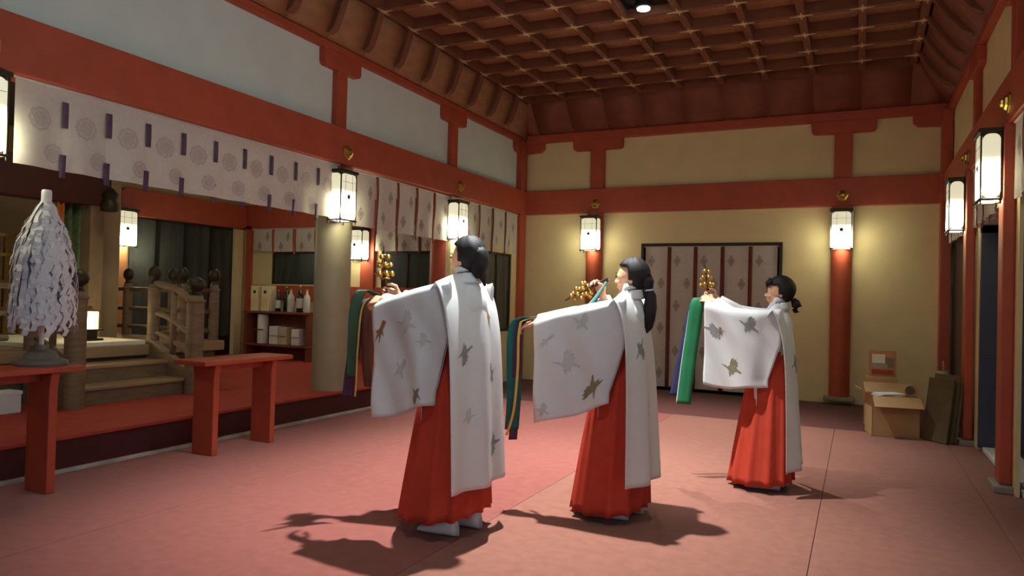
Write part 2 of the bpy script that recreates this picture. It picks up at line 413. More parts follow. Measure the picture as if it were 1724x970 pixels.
spotlight(-2.04, 7.25, 'black ceiling spotlight glowing among the far coffers')
spotlight(-2.04, 4.33, 'black ceiling spotlight above the space between the dancers')
spotlight(-.88, 1.42, 'added out of view ceiling spotlight over the porch end of the hall', (math.radians(25), math.radians(-12)))  # added fill spot, out of view, brightens the backs of the robes
# added out-of-view tube lamps on the right beam, cool fill for the left wall
def added_tube_lamp(y, label):
    e = tag(empty('added_tube_lamp', (.94, y, HB1)), label, 'tube lamp', 'added cool tube lamps on the right beam')
    MB().box(-.05, .05, -.62, .62, 0, .05).build('housing', WHITE, e, bevel=.006)
    em = bpy.data.materials.new('tube_glow'); em.use_nodes = True; bb = em.node_tree.nodes['Principled BSDF']
    bb.inputs['Emission Color'].default_value = (.72, .92, 1, 1); bb.inputs['Emission Strength'].default_value = TUBE
    MB().tube([(0, -.56, .08), (0, .56, .08)], .016, 12).build('tube', em, e, smooth=True)
    for s in (-1, 1): MB().box(-.02, .02, s*.58 - .02, s*.58 + .02, .05, .105).build('socket', WHITE, e)
for y_, l_ in ((.9, 'added out of view tube lamp on the right beam next to the porch'), (2.9, 'added out of view tube lamp on the right beam between the near pillars')): added_tube_lamp(y_, l_)

# ------------------------------------------------------------------ wall lanterns
def lantern(x, y, z, rz, label, w_=.25, d_=.17, h_=.50):
    """front looks along local -Y, back plate at local y=0"""
    e = tag(empty('wall_lantern', (x, y, z), rz), label, 'lantern', 'wall lanterns of the hall')
    hw, hh = w_ / 2, h_ / 2
    MB().box(-hw + .02, hw - .02, .0, .02, -hh, hh + .02).build('back_plate', DARK, e)
    core = MB().box(-hw + .012, hw - .012, -d_ + .012, 0, -hh + .016, hh)
    core.build('body', DARK, e)
    fr = MB()
    for sx in (-1, 1):
        for sy in (-d_, -.012):
            fr.box(sx*hw - .006, sx*hw + .006, sy - .004, sy + .008, -hh - .03, hh)
    fr.box(-hw - .016, hw + .016, -d_ - .016, .0, hh, hh + .03).box(-hw - .012, hw + .012, -d_ - .012, -d_ + .006, -hh - .004, -hh + .012)
    fr.box(-hw - .012, -hw + .006, -d_, 0, -hh - .004, -hh + .012).box(hw - .006, hw + .012, -d_, 0, -hh - .004, -hh + .012)
    fr.build('frame', DARK, e, bevel=.003)
    def pane(a0, a1):
        r = .045; p = []
        for cx_, cz_, s0 in ((a1 - r, hh - .012 - r, 0), (a0 + r, hh - .012 - r, 90), (a0 + r, -hh + .018 + r, 180), (a1 - r, -hh + .018 + r, 270)):
            for k in range(6):
                a = math.radians(s0 + 18 * k); p.append((cx_ + r * math.cos(a), cz_ + r * math.sin(a)))
        return p
    MB().prism(pane(-hw + .012, hw - .012), 'y', -d_ - .002, -d_ + .016).build('pane', PANE, e)
    for sx in (-1, 1):
        MB().prism(pane(-d_ + .012, -.012), 'x', sx * hw - .008, sx * hw + .008).build('pane', PANE, e)
    MB().box(-hw + .02, hw - .02, -d_ + .02, -.01, -hh + .006, -hh + .018).build('pane', PANE, e)
    em = MB().box(-.058, -.055, -d_ - .004, -d_ - .001, .0, hh - .02).box(.055, .058, -d_ - .004, -d_ - .001, .0, hh - .02)
    em.box(-hw + .015, hw - .015, -d_ - .004, -d_ - .001, hh - .1, hh - .097)
    em.build('lattice', DARK, e)
    MB().lathe([(.026, 0), (.026, .004), (.012, .008)], (0, -d_ - .001, .0), 8, (0,-1,0)).build('crest', OLIVE, e)
    return e
D90 = math.pi / 2
lantern(-5.00, 6.10, 2.32, D90, 'lit wall lantern on the gold grey pillar')
lantern(-4.96, 8.48, 2.32, D90, 'lit wall lantern on the red pillar above the tallest dancer\'s head')
lantern(-5.00, 2.60, 2.36, D90, 'lit wall lantern beside the crest curtain near the paper wand')
lantern(-3.72, YB - .075, 2.32, 0, 'lit wall lantern on the far wall beside the curtained corner')
lantern(-.21, YB - .075, 2.32, 0, 'lit wall lantern on the far wall above the bare red pillar')
lantern(.935, 8.47, 2.335, -D90, 'lit wall lantern on the right pillar above the cardboard boxes', .25, .135, .50)
lantern(.935, 6.42, 2.365, -D90, 'lit wall lantern on the right pillar before the navy door', .25, .135, .50)
lantern(.935, 4.2, 2.35, -D90, 'added out of view wall lantern on the right side nearer the porch', .25, .135, .50)  # added lantern, out of view, to lift the hall's light

# ------------------------------------------------------------------ curtains
def circ(x, y): return x*x + y*y < 1
def ring(x, y):
    r = math.hypot(x, y); return r < .93 + .05 * math.cos(8 * math.atan2(y, x)) and not (.62 < r < .68)
def diamond(x, y): return abs(x) + abs(y) < 1 and not (.55 < abs(x) + abs(y) < .66)
def curtain(name, label, P, n, wid, z0, z1, ribbon, style, gap=.0, amp=.012, group=None, par_loc=(0,0,0), skip=()):
    """P(a, out) -> (x,y): a along the curtain, out towards the room. n panels of width wid"""
    e = tag(empty(name, par_loc), label, 'curtain', group)
    rod = [Vector(P(-.02, .0)), Vector(P(n * wid + .02, .0))]
    MB().tube([(r.x, r.y, z1 + .004) for r in rod], .010, 8).build('curtain_rod', CLOTH, e)
    for k in range(n):
        if k in skip: continue
        ph = random.uniform(0, 6.28); sway = random.uniform(-.012, .012)
        a0, a1 = k * wid + gap / 2, (k + 1) * wid - gap / 2
        dz = random.uniform(-.008, .008)
        def f(u, v, a0=a0, a1=a1, ph=ph, sway=sway, dz=dz):
            a = a0 + (a1 - a0) * u + sway * v * .6
            out = amp * (.25 + v) * math.sin(u * 6.0 + ph) + .03 * v * sway * 10
            if style == 'crest': a = a0 + (a1 - a0) * u; out = amp * (.25 + v) * (math.sin(a * 17.0) + .5 * math.sin(a * 7.3 + 1)); p = P(a, out); return (p[0], p[1], z1 + (z0 - z1) * v)
            p = P(a, out); return (p[0], p[1], z1 + (z0 + dz - z1) * v)
        pn = MB().grid(f, 12, 12).build('curtain_panel', CLOTH, e, smooth=True)
        W, H = (a1 - a0), (z1 - z0)
        if style == 'crest':
            for (cu, cv) in ((.5, .42), (.98, .80)):
                r = .085 if cu < .9 else .07
                if cu > .9: cu = .82
                decal(f, cu, cv, r / W, r / H, ring, 20, .0025).build('crest_print', PRINT_V, pn)
                decal(f, cu, cv, r / W, r / H, ring, 20, -.0025).build('crest_print', PRINT_V, pn)
        else:
            rows = [(.28, .10), (.72, .26), (.28, .42), (.72, .58), (.28, .74), (.72, .90)] if H > 1.2 else [(.72, .34), (.32, .76)]
            r = .055 if H > 1.2 else .05
            for cu, cv in rows:
                decal(f, cu, cv, r / W, r * 1.7 / H, diamond, 18, .0025).build('diamond_print', PRINT, pn); decal(f, cu, cv, r / W, r * 1.7 / H, diamond, 18, -.0025).build('diamond_print', PRINT, pn)
        # ribbon on the join after this panel
        if k < n - 1 or style == 'crest':
            q = a1 + gap / 2
            def g(u, v, q=q, sway=sway):
                p = P(q + (u - .5) * (.042 if style == 'crest' else max(.035, gap + .004)), .012 + .008 * math.sin(v * 5))
                return (p[0], p[1], z1 + (z0 - .03 - z1) * v)
            if style == 'crest':
                for v0, v1 in ((.15, .45), (.76, 1.03)):
                    MB().grid(lambda u, v: g(u, v0 + (v1 - v0) * v), 3, 8).build('ribbon', ribbon, e, smooth=True, solid=.004)
            else:
                MB().grid(lambda u, v: g(u, v * (1.05 if H < 1 else .995)), 3, 12).build('ribbon', ribbon, e, smooth=True, solid=.003)
    return e
YC0 = 6.06 - .3235 * 10
curtain('crest_curtain', 'long white curtain with round crests and violet ribbons under the left beam', lambda a, o: (-4.945 + o, YC0 + a), 10, .3235, 2.095, 2.655, VIOLET, 'crest')
curtain('strip_curtain', 'short white strip curtain with diamond prints between the gold grey and red pillars', lambda a, o: (-4.955 + o, 6.34 + a), 5, .412, 2.05, 2.64, OXBLOOD, 'diamond', .035)
curtain('strip_curtain', 'short white strip curtain with diamond prints before the dark far window', lambda a, o: (-4.95 + o, 8.78 + a), 4, .43, 2.03, 2.64, OXBLOOD, 'diamond', .03)
curtain('doorway_curtain', 'floor length white strip curtain with diamond prints in the far wall', lambda a, o: (-2.93 + a, YB + .06 - o), 5, .386, .05, 2.13, OXBLOOD, 'diamond', .05, amp=.016)
dfr = struct(MB().box(-2.97, -2.93, YB + .03, YB + .12, 0, 2.18).box(-1.0, -.96, YB + .03, YB + .12, 0, 2.18).box(-2.97, -.96, YB + .03, YB + .12, 2.15, 2.185).build('door_1', DARK, bevel=.004), 'thin dark frame of the curtained doorway')
for (y0, n) in ((6.5, 5), (4.3, 5), (8.5, 5)):
    curtain('strip_curtain', {6.5: 'white strip curtain under the right beam before the navy door', 4.3: 'white strip curtain under the right beam nearest the porch', 8.5: 'white strip curtain under the right beam above the leaning boards'}[y0],
            lambda a, o, y0=y0: (.99 - o, y0 + a), n, .36 if y0 != 4.3 else .37, 2.1, 2.645, OXBLOOD, 'diamond', .03)

# ------------------------------------------------------------------ windows and doors of the hall
def window(name, label, x0, x1, y0, y1, z0, z1, axis, fmat=DARK, mull=1):
    """a dark pane in a thin frame; axis is the thin axis"""
    o = empty(name); struct(o, label); t = .035
    g = MB().box(x0, x1, y0, y1, z0, z1).build('pane', GLASS, o)
    fr = MB()
    if axis == 'x':
        a, b = x0 - .02, x1 + .02
        fr.box(a, b, y0, y0 + t, z0, z1).box(a, b, y1 - t, y1, z0, z1).box(a, b, y0, y1, z0, z0 + t).box(a, b, y0, y1, z1 - t, z1)
        for k in range(mull): yy = y0 + (y1 - y0) * (k + 1) / (mull + 1); fr.box(a, b, yy - t / 2, yy + t / 2, z0, z1)
    else:
        a, b = y0 - .02, y1 + .02
        fr.box(x0, x0 + t, a, b, z0, z1).box(x1 - t, x1, a, b, z0, z1).box(x0, x1, a, b, z0, z0 + t).box(x0, x1, a, b, z1 - t, z1)
        for k in range(mull): xx = x0 + (x1 - x0) * (k + 1) / (mull + 1); fr.box(xx - t / 2, xx + t / 2, a, b, z0, z1)
    fr.build('window_frame', fmat, o)
    return o
window('window_1', 'dark window of the closed far bay behind the strip curtain', -5.02, -4.99, 9.40, 10.36, .79, 2.0, 'x', mull=1)
# right side bays
window('window_2', 'dark tall window behind the leaning boards', 1.08, 1.10, 8.5, 10.55, .0, 2.66, 'x', mull=1)
for y in STR_R[1:]:
    struct(MB().box(1.02, 1.045, y - .22, y + .1, 0, HB0).build('wall_jamb', CREAM), 'narrow cream jamb beside a right side pillar')
struct(MB().box(1.03, 1.10, 8.05, 8.25, 0, HB0).build('wall_jamb', CREAM), 'narrow cream jamb beside the navy door')
dn = struct(empty('door_2'), 'navy door leaf standing open outside the right side bay')
MB().box(1.03, 2.0, 7.98, 8.03, .03, .86).build('lower_panel', NAVY, dn, bevel=.005)
MB().box(1.03, 1.20, 7.98, 8.03, .86, 2.1).box(1.32, 1.40, 7.98, 8.03, .86, 2.1).box(1.03, 2.0, 7.98, 8.03, 2.02, 2.12).build('stile', NAVY, dn, bevel=.005)
MB().box(1.19, 1.33, 8.0, 8.01, .84, 2.04).box(1.39, 2.0, 8.0, 8.01, .84, 2.04).build('pane', GLASS, dn)
MB().box(1.215, 1.265, 7.955, 7.98, .86, 1.98).build('white_strip', WHITE, dn, bevel=.006)  # plain white upright strip on the leaf
struct(MB().box(1.06, 1.30, 5.9, 7.95, .0, .045).build('sill_board', WHITE, bevel=.008), 'white threshold of the right side door')
struct(MB().box(1.04, 1.26, 6.32, 8.2, 2.10, 2.18).build('door_head', WHITE, bevel=.008), 'white head rail over the right side door')
struct(MB().box(2.2, 2.3, 3.0, 11, -.1, 3.2).build('night_backdrop', BLACK), 'dark night outside the right side door')  # black sheet stands in for the unlit outside
struct(MB().box(1.2, 2.3, YF, 11, HB0 + .2, HB0 + .3).build('ceiling_porch', BLACK), 'dark porch roof outside the right side')

# ------------------------------------------------------------------ platform and side hall on the left
PZ = .26
pf = struct(MB().box(-9.5, -5.02, YF, 9.1, .0, PZ - .012).build('floor_platform', MAROON, bevel=.006), 'raised platform with a dark maroon front')
pt = MB().box(-9.5, -4.99, YF, 9.1, PZ - .03, PZ).build('carpet_top', PLATCARPET, pf, bevel=.008)
struct(MB().box(-5.02, -4.985, YF, 8.42, 0, .028).build('trim_7', M('worn_metal_strip', (168, 160, 150), .45, .35, 3, .05), bevel=.004), 'worn pale strip at the foot of the platform')
YA9 = 9.06
def wallbox(name, label, parts, mat):
    m = MB()
    for p in parts: m.box(*p)
    return struct(m.build(name, mat), label)
ABW = wallbox('wall_side_hall', 'cream end wall of the side hall with two dark windows',
    [(-9.5, -8.70, YA9, YA9 + .1, PZ, 3.2), (-7.55, -6.52, YA9, YA9 + .1, PZ, 3.2), (-5.62, -5.13, YA9, YA9 + .1, PZ, 3.2), (-8.70, -7.55, YA9, YA9 + .1, PZ, 1.44), (-8.70, -7.55, YA9, YA9 + .1, 1.97, 3.2), (-6.52, -5.62, YA9, YA9 + .1, PZ, 1.30), (-6.52, -5.62, YA9, YA9 + .1, 1.97, 3.2)], CREAM)
window('window_3', 'dark low window above the offering shelf', -8.70, -7.55, YA9 + .03, YA9 + .05, 1.44, 1.97, 'y', mull=0)
window('window_4', 'dark window behind the tallest dancer\'s outstretched arms', -6.52, -5.62, YA9 + .03, YA9 + .05, 1.30, 1.97, 'y', mull=1)
t8 = struct(MB().box(-9.4, -5.15, YA9 - .05, YA9 + .02, 2.34, 2.75).build('trim_8', RED, bevel=.006), 'red lintel along the side hall end wall')
MB().box(-9.24, -9.12, YA9 - .05, YA9 + .02, PZ, 2.4).build('post', RED, t8, bevel=.006)
MB().box(-9.2, -5.4, YA9 - .04, YA9 + .02, 1.17, 1.42).build('rail', RED, t8, bevel=.006)
MB().box(-6.87, -6.62, YA9 - .06, YA9 + .02, PZ, 2.4).build('post', RED, t8, bevel=.006)
lantern(-6.84, YA9 - .08, 2.05, 0, 'lit wall lantern on the side hall end wall', .27, .17, .46)
curtain('strip_curtain', 'pale strip curtain above the low window of the side hall', lambda a, o: (-9.05 + a, YA9 - .07 - o), 4, .44, 1.97, 2.33, RED, 'diamond', .04)
curtain('strip_curtain', 'pale strip curtain above the side hall window behind the bells', lambda a, o: (-6.6 + a, YA9 - .07 - o), 3, .40, 1.97, 2.33, OXBLOOD, 'diamond', .04)
# outer side wall
wso = wallbox('wall_side_outer', 'brown outer wall of the side hall', [(-9.5, -9.36, YF, 6.95, PZ, 3.2), (-9.5, -9.36, 8.93, 9.1, PZ, 3.2), (-9.5, -9.36, 6.95, 8.93, 2.36, 3.2)], M('taupe_plaster', (176, 152, 112), .9, .06, 3, .1))
dgl = struct(empty('door_3'), 'dark glass sliding doors of the side hall')
for k in range(4):
    y0 = 6.95 + k * .495; y1 = y0 + .495
    d_ = MB().box(-9.44, -9.40, y0 + .03, y1 - .03, PZ + .32, 2.32).build('pane', GLASS, dgl)
    MB().box(-9.46, -9.38, y0, y0 + .03, PZ, 2.36).box(-9.46, -9.38, y1 - .03, y1, PZ, 2.36).box(-9.46, -9.38, y0, y1, 2.32, 2.36).box(-9.46, -9.38, y0, y1, PZ, PZ + .32).build('door_frame', BLACK, dgl)
t9 = struct(MB().prism(rrect(6.72, 9.0, 2.34, 2.72, .10, 5), 'x', -9.38, -9.22).build('trim_9', RED, bevel=.006), 'red beam with rounded end over the dark glass doors')
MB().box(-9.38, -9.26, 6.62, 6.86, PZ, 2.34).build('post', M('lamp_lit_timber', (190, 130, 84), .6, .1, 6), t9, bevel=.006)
MB().box(-9.38, -9.30, 8.86, 9.02, PZ, 2.34).build('post', CREAM, t9, bevel=.006)
lantern(-9.26, 6.72, 2.13, D90, 'lit wall lantern on the outer wall of the side hall', .30, .18, .50)
struct(MB().box(-9.5, -5.1, YF, 9.1, 3.2, 3.3).build('ceiling_side_hall', M('dark_ceiling_board', (70, 48, 34), .8, .15, 4)), 'dark ceiling of the side hall')
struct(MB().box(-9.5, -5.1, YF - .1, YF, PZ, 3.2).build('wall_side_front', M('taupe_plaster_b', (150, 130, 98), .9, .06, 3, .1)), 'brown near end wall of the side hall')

for (x_, y_, l_) in ((-7.1, 7.5, 'added hidden ceiling lamp of the side hall near the shelf'), (-6.0, 4.6, 'added hidden ceiling lamp of the side hall over the steps'), (-6.0, 1.2, 'added hidden ceiling lamp of the side hall near end')):  # lamps added out of sight above the beam to brighten the side hall
    e = tag(empty('added_ceiling_lamp', (x_, y_, 3.2)), l_, 'ceiling lamp', 'added ceiling lamps of the side hall')
    MB().lathe([(.10, -.02), (.10, 0)], (0,0,0), 24).build('mount', DARK, e)
    MB().lathe([(.05, -.11), (.20, -.10), (.225, -.06), (.20, -.02)], (0,0,0), 28).build('shade', lantern_mat('paper_shade', 9, 9, -.2, 0, (1.0, .90, .70)), e, smooth=True)
    MB().lathe([(.23, -.065), (.235, -.06), (.23, -.055)], (0,0,0), 28).build('rim', DARK, e)
# sanctuary steps, landing and railings
st = tag(empty('sanctuary_steps', (-6.62, 4.66, PZ)), 'weathered wooden steps with railings rising to the sanctuary', 'steps')
def L(x, y, z): return (x + 6.62, y - 4.66, z - PZ)
def lbox(x0, x1, y0, y1, z0, z1): return MB().box(x0 + 6.62, x1 + 6.62, y0 - 4.66, y1 - 4.66, z0 - PZ, z1 - PZ)
EDGE = M('worn_tread_wood', (150, 126, 92), .5, .15, 8, .08, stretch=(1, .2, 1))
for z, x in ((.42, -6.13), (.585, -6.38)):
    lbox(x - .30, x + .03, 4.06, 5.22, z - .035, z).build('tread', EDGE, st, bevel=.008)
    lbox(x - .28, x + .0, 4.08, 5.20, PZ, z - .035).build('riser', GREYWOOD, st)
for y in (4.02, 5.24):
    MB().prism([(-6.0 + 6.62, 0), (-6.0 + 6.62, .20), (-6.62 + 6.62, .52), (-6.7 + 6.62, .52), (-6.7 + 6.62, 0)], 'y', y - 4.66 - .04, y - 4.66 + .04).build('stringer', GREYWOOD, st, bevel=.008)
def newel(x, y, z0, z1, r=.06, par=st):
    h = z1 - z0
    p = MB().lathe([(r, 0), (r, h - .26), (r * 1.15, h - .255), (r * 1.15, h - .235), (r * .9, h - .23), (r * .8, h - .19)], L(x, y, z0), 16).build('newel', GREYWOOD, par, smooth=True, auto=35)
    MB().lathe([(r * .8, h - .19), (r * .55, h - .17), (r * .5, h - .15), (r * .95, h - .12), (r * 1.1, h - .08), (r * .9, h - .035), (r * .4, h - .008), (.004, h)], L(x, y, z0), 16).build('finial', DARK, p, smooth=True, auto=40)
newel(-6.05, 4.02, PZ, 1.46, .085); newel(-6.05, 5.26, PZ, 1.44, .085)
newel(-6.66, 4.02, .72, 1.58); newel(-6.66, 5.26, .72, 1.55)
def rail(p, q, bow=.0, r=.035):
    pts = []
    for k in range(11):
        t = k / 10; z = p[2] + (q[2] - p[2]) * t + bow * math.sin(t * math.pi)
        pts.append(L(p[0] + (q[0] - p[0]) * t, p[1] + (q[1] - p[1]) * t, z))
    MB().tube(pts, r, 8).build('rail', GREYWOOD, st, smooth=True)
for y in (4.02, 5.26):
    rail((-6.05, y, 1.17), (-6.66, y, 1.36), .05, .035); rail((-6.05, y, .80), (-6.66, y, 1.06), .05, .028); rail((-6.05, y, .60), (-6.66, y, .86), .04, .022)
    MB().tube([L(-6.36, y, .55), L(-6.36, y, 1.3)], .03, 8).build('baluster', GREYWOOD, st, smooth=True)
ld_ = struct(MB().box(-9.36, -6.64, YF, 6.2, .62, .73).build('floor_landing', EDGE, bevel=.01), 'raised wooden landing before the sanctuary')
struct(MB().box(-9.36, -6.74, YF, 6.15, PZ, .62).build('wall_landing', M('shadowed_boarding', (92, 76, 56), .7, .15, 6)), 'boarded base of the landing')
lr = tag(empty('landing_railing', (-6.62, 4.66, PZ)), 'weathered railing with finials along the landing edge', 'railing')
for (x, y) in ((-6.72, 5.66), (-6.72, 6.1), (-7.4, 6.1), (-8.2, 6.1), (-9.0, 6.1)): newel(x, y, .73, 1.56, .055, lr)
for (p, q) in (((-6.74, 5.42), (-6.74, 6.1)), ((-6.72, 6.1), (-9.0, 6.1))):
    for z in (.84, 1.06, 1.30): MB().tube([L(p[0], p[1], z), L(q[0], q[1], z)], .025, 8).build('rail', GREYWOOD, lr, smooth=True)
lr2 = tag(empty('landing_railing', (-6.62, 4.66, PZ)), 'weathered railing of the landing behind the paper wand', 'railing')
for (x, y) in ((-6.72, 3.6), (-6.72, 2.9), (-6.72, 2.2)): newel(x, y, .73, 1.56, .055, lr2)
for z in (.84, 1.06, 1.30): MB().tube([L(-6.74, 3.86, z), L(-6.72, 2.2, z)], .025, 8).build('rail', GREYWOOD, lr2, smooth=True)
mt = tag(MB().box(-8.2, -6.645, 4.12, 5.16, .73, .775).build('straw_mat', M('straw_mat', (222, 220, 200), .8, .06, 40, .1), bevel=.006), 'pale straw mat on the landing at the top of the steps', 'mat')
# small standing lantern on the landing
tl = tag(empty('table_lantern', (-6.95, 4.76, .775)), 'small glowing lantern on the straw mat', 'lantern')
MB().box(-.09, .09, -.09, .09, 0, .018).box(-.05, .05, -.05, .05, .018, .10).box(-.09, .09, -.09, .09, .10, .115).build('base', DARK, tl, bevel=.003)
SL = lantern_mat('small_lantern_pane', 26, 12, -.05, .3, (1.0, .78, .42))
MB().lathe([(.062, .118), (.066, .13), (.066, .27), (.06, .285)], (0,0,0), 20).build('shade', SL, tl, smooth=True, auto=40)
k_ = MB()
for a in range(6): k_.tube([(.074 * math.cos(a * 1.047), .074 * math.sin(a * 1.047), .11), (.074 * math.cos(a * 1.047), .074 * math.sin(a * 1.047), .29)], .005, 6)
k_.lathe([(.085, .288), (.085, .296), (.03, .31), (.016, .315), (.02, .335), (.004, .345)], (0,0,0), 16).build('cage', BRASS, tl)
lantern(-9.30, 3.2, 2.3, D90, 'added out of view wall lantern on the outer wall inside the sanctuary')  # added lantern, unseen, to brighten the dim side hall
lantern(-7.2, YF + .02, 2.2, math.pi, 'added out of view wall lantern on the near end wall of the side hall')  # likewise added, unseen fill from the near end
# sanctuary front behind the steps
sf = struct(MB().box(-7.75, -7.55, YF, 5.35, 2.20, 2.62).build('trim_10', M('dark_maroon_beam', (74, 28, 22), .6, .12, 5), bevel=.01), 'dark maroon beam across the sanctuary front')
for y in (5.15, 3.3, .9):
    MB().box(-7.74, -7.56, y, y + .16, .73, 2.3).build('post', M('sanctuary_post', (140, 118, 90), .7, .1, 6), sf, bevel=.01)
struct(MB().box(-9.2, -9.1, 5.0, 6.2, .73, 3.2).box(-8.0, -7.9, 5.32, 5.75, .73, 3.2).build('wall_screen', M('taupe_screen', (150, 130, 100), .8, .08, 4)), 'taupe screen wall beside the sanctuary')
hc = tag(MB().grid(lambda u, v: (-7.7 + .05 * math.sin(u * 14), 4.86 + u * .24, 2.2 - v * 1.25), 16, 6).build('hanging_brocade', M('green_brocade', (84, 104, 70), .7, .3, 24), smooth=True, solid=.006), 'green brocade hanging beside the sanctuary post', 'hanging')
tag(MB().grid(lambda u, v: (-7.60 + .02 * math.sin(u * 12), 4.80 + u * .09, 2.2 - v * 1.3), 12, 6).build('hanging_brocade', M('orange_brocade', (196, 110, 50), .7, .3, 24), smooth=True, solid=.006), 'narrow orange brocade strip hanging by the green brocade', 'hanging')
gk = tag(empty('gold_screen', (-8.6, 4.9, .73)), 'gilded lattice screen inside the sanctuary', 'screen')
for k in range(7): MB().box(-.02, .02, -.52 + k * .16, -.49 + k * .16, 0, 1.15).build('slat', BRASS, gk)
for z in (0, .3, .6, .9, 1.12): MB().box(-.024, .024, -.52, .47, z, z + .035).build('slat', BRASS, gk)
struct(MB().box(-9.36, -9.3, YF, 5.0, .73, 3.2).build('wall_sanctuary', M('dark_sanctuary', (52, 36, 26), .8, .2, 4)), 'dark back wall of the sanctuary')
bl = tag(MB().lathe([(.004, 0), (.09, .01), (.10, .09), (.07, .14), (.085, .19), (.04, .25), (.004, .27)], (-7.3, 5.18, 2.12), 10).build('hanging_bell', DARK, smooth=True, auto=40), 'dark bronze hanging lantern at the end of the maroon beam', 'hanging lamp')
MB().tube([(-7.3, 5.18, 2.38), (-7.3, 5.18, 3.2)], .01, 6).build('chain', DARK, bl)

# ------------------------------------------------------------------ offering shelf with boxes and bottles
sh = tag(empty('offering_shelf', (-8.2, YA9 - .30, PZ)), 'red brown wooden offering shelf under the low window', 'shelf')
for z in (.20, .71): MB().box(-.62, .72, -.17, .20, z, z + .035).build('shelf_board', SHELFW, sh, bevel=.005)
for x in (-.58, .68): MB().box(x - .03, x + .03, -.16, .18, 0, .71).build('leg', SHELFW, sh, bevel=.005)
MB().box(-.56, .66, .16, .18, .0, .71).build('back_board', WOODD, sh)
ZT, ZM, ys = PZ + .745, PZ + .235, YA9 - .32
for k, x in enumerate((-8.66, -8.44)):
    o = tag(empty('tall_box', (x, ys, ZT)), ('tall cream sake box at the end of the shelf by the red post', 'tall cream sake box next to the dark bottles')[k], 'box')
    MB().box(-.08, .08, -.08, .08, 0, .40).build('carton', M('cream_carton', (224, 210, 168), .7, .05, 6), o, bevel=.004)
    MB().lathe([(.028, 0), (.028, .002)], (0, -.081, .30), 12, (0,-1,0)).build('seal', DARK, o)
    MB().box(-.07, .07, -.082, -.08, .05, .2).build('paper_label', M('buff_label', (226, 196, 140), .7), o)
def bottle(x, y, z, h, body, label, lab=None, r=.045):
    o = tag(empty('bottle', (x, y, z)), label, 'bottle', 'bottles on the offering shelf')
    MB().lathe([(r * .9, 0), (r, .01), (r, h * .62), (r * .8, h * .70), (r * .36, h * .80), (r * .34, h * .94)], (0,0,0), 18).build('glass_body', body, o, smooth=True, auto=40)
    MB().lathe([(r * .4, h * .93), (r * .4, h)], (0,0,0), 14).build('cap', BRASS, o)
    if lab: MB().lathe([(r + .001, h * .15), (r + .002, h * .16), (r + .002, h * .5), (r + .001, h * .51)], (0,0,0), 18).build('paper_label', lab, o, smooth=True)
BG = M('bottle_glass', (28, 34, 24), .15, .1, 5, spec=.6); WLAB = M('white_label', (206, 204, 198), .7)
bottle(-8.24, ys, ZT, .34, BG, 'short dark bottle beside the cream boxes', WLAB, .04)
bottle(-8.13, ys + .06, ZT, .40, BG, 'dark green bottle without a label on the shelf')
bottle(-7.98, ys, ZT, .36, WLAB, 'plain white bottle on the shelf', None, .055)
bottle(-7.80, ys, ZT, .42, BG, 'tall dark bottle with a white label on the shelf', WLAB, .05)
bottle(-7.66, ys, ZT, .36, WLAB, 'white bottle at the pillar end of the shelf', None, .05)
PAP = M('white_wrap', (214, 212, 206), .7, .04, 10)
for k, (x, w2, h2) in enumerate(((-8.52, .18, .46), (-8.22, .17, .28), (-8.03, .15, .27), (-7.78, .15, .25))):
    o = tag(empty('wrapped_parcel', (x, ys - .02, ZM)), ('tall white wrapped sake cask on the lower shelf', 'white wrapped box in the middle of the lower shelf', 'cream wrapped box in the middle of the lower shelf', 'small white wrapped box at the pillar end of the lower shelf')[k], 'parcel')
    if k == 0: MB().lathe([(.08, 0), (.085, .01), (.085, h2 - .02), (.075, h2)], (0,0,0), 20).build('wrap', PAP, o, smooth=True, auto=40)
    else: MB().box(-w2/2, w2/2, -.09, .09, 0, h2).build('wrap', PAP if k != 2 else M('cream_wrap', (190, 176, 148), .7), o, bevel=.008)
    MB().box(-w2/2 - .002, w2/2 + .002, -.092, -.088, h2 * .45, h2 * .49).build('cord', BRASS, o)
wbx = tag(empty('switch_box', (-6.98, YA9 - .12, PZ)), 'white metal box on the platform floor beyond the gold grey pillar', 'box')
MB().box(-.14, .14, -.08, .08, 0, .30).build('casing', WHITE, wbx, bevel=.008)
MB().box(.0, .012, -.086, -.08, .19, .25).build('slot', BLACK, wbx)
wb2 = tag(empty('white_stand_box', (-6.28, 3.55, PZ)), 'white board box on the platform behind the red table', 'box')
MB().box(-.08, .08, -.13, .13, 0, .17).build('casing', WHITE, wb2, bevel=.006)
MB().box(-.086, .086, -.136, .136, .15, .18).build('lid', WHITE, wb2, bevel=.004)

# ------------------------------------------------------------------ red tables before the platform
def table(y0, y1, ztop, label):
    e = tag(empty('offering_table', (-4.67, (y0 + y1) / 2, 0)), label, 'table')
    hl = (y1 - y0) / 2
    MB().box(-.17, .17, -hl, hl, ztop - .038, ztop).build('table_top', RED2, e, bevel=.008)
    for s in (-1, 1):
        yy = s * (hl - .17)
        MB().prism([(-.112, 0), (.112, 0), (.112, ztop - .14), (.13, ztop - .038), (-.13, ztop - .038), (-.112, ztop - .14)], 'y', yy - .028, yy + .028).build('leg', RED2, e, bevel=.006)
    MB().box(-.02, .02, -hl + .2, hl - .2, ztop - .10, ztop - .04).build('stretcher', RED2, e, bevel=.004)
table(4.02, 4.98, .755, 'empty red offering table before the steps')
table(2.02, 3.07, .80, 'red offering table carrying the paper streamer wand')
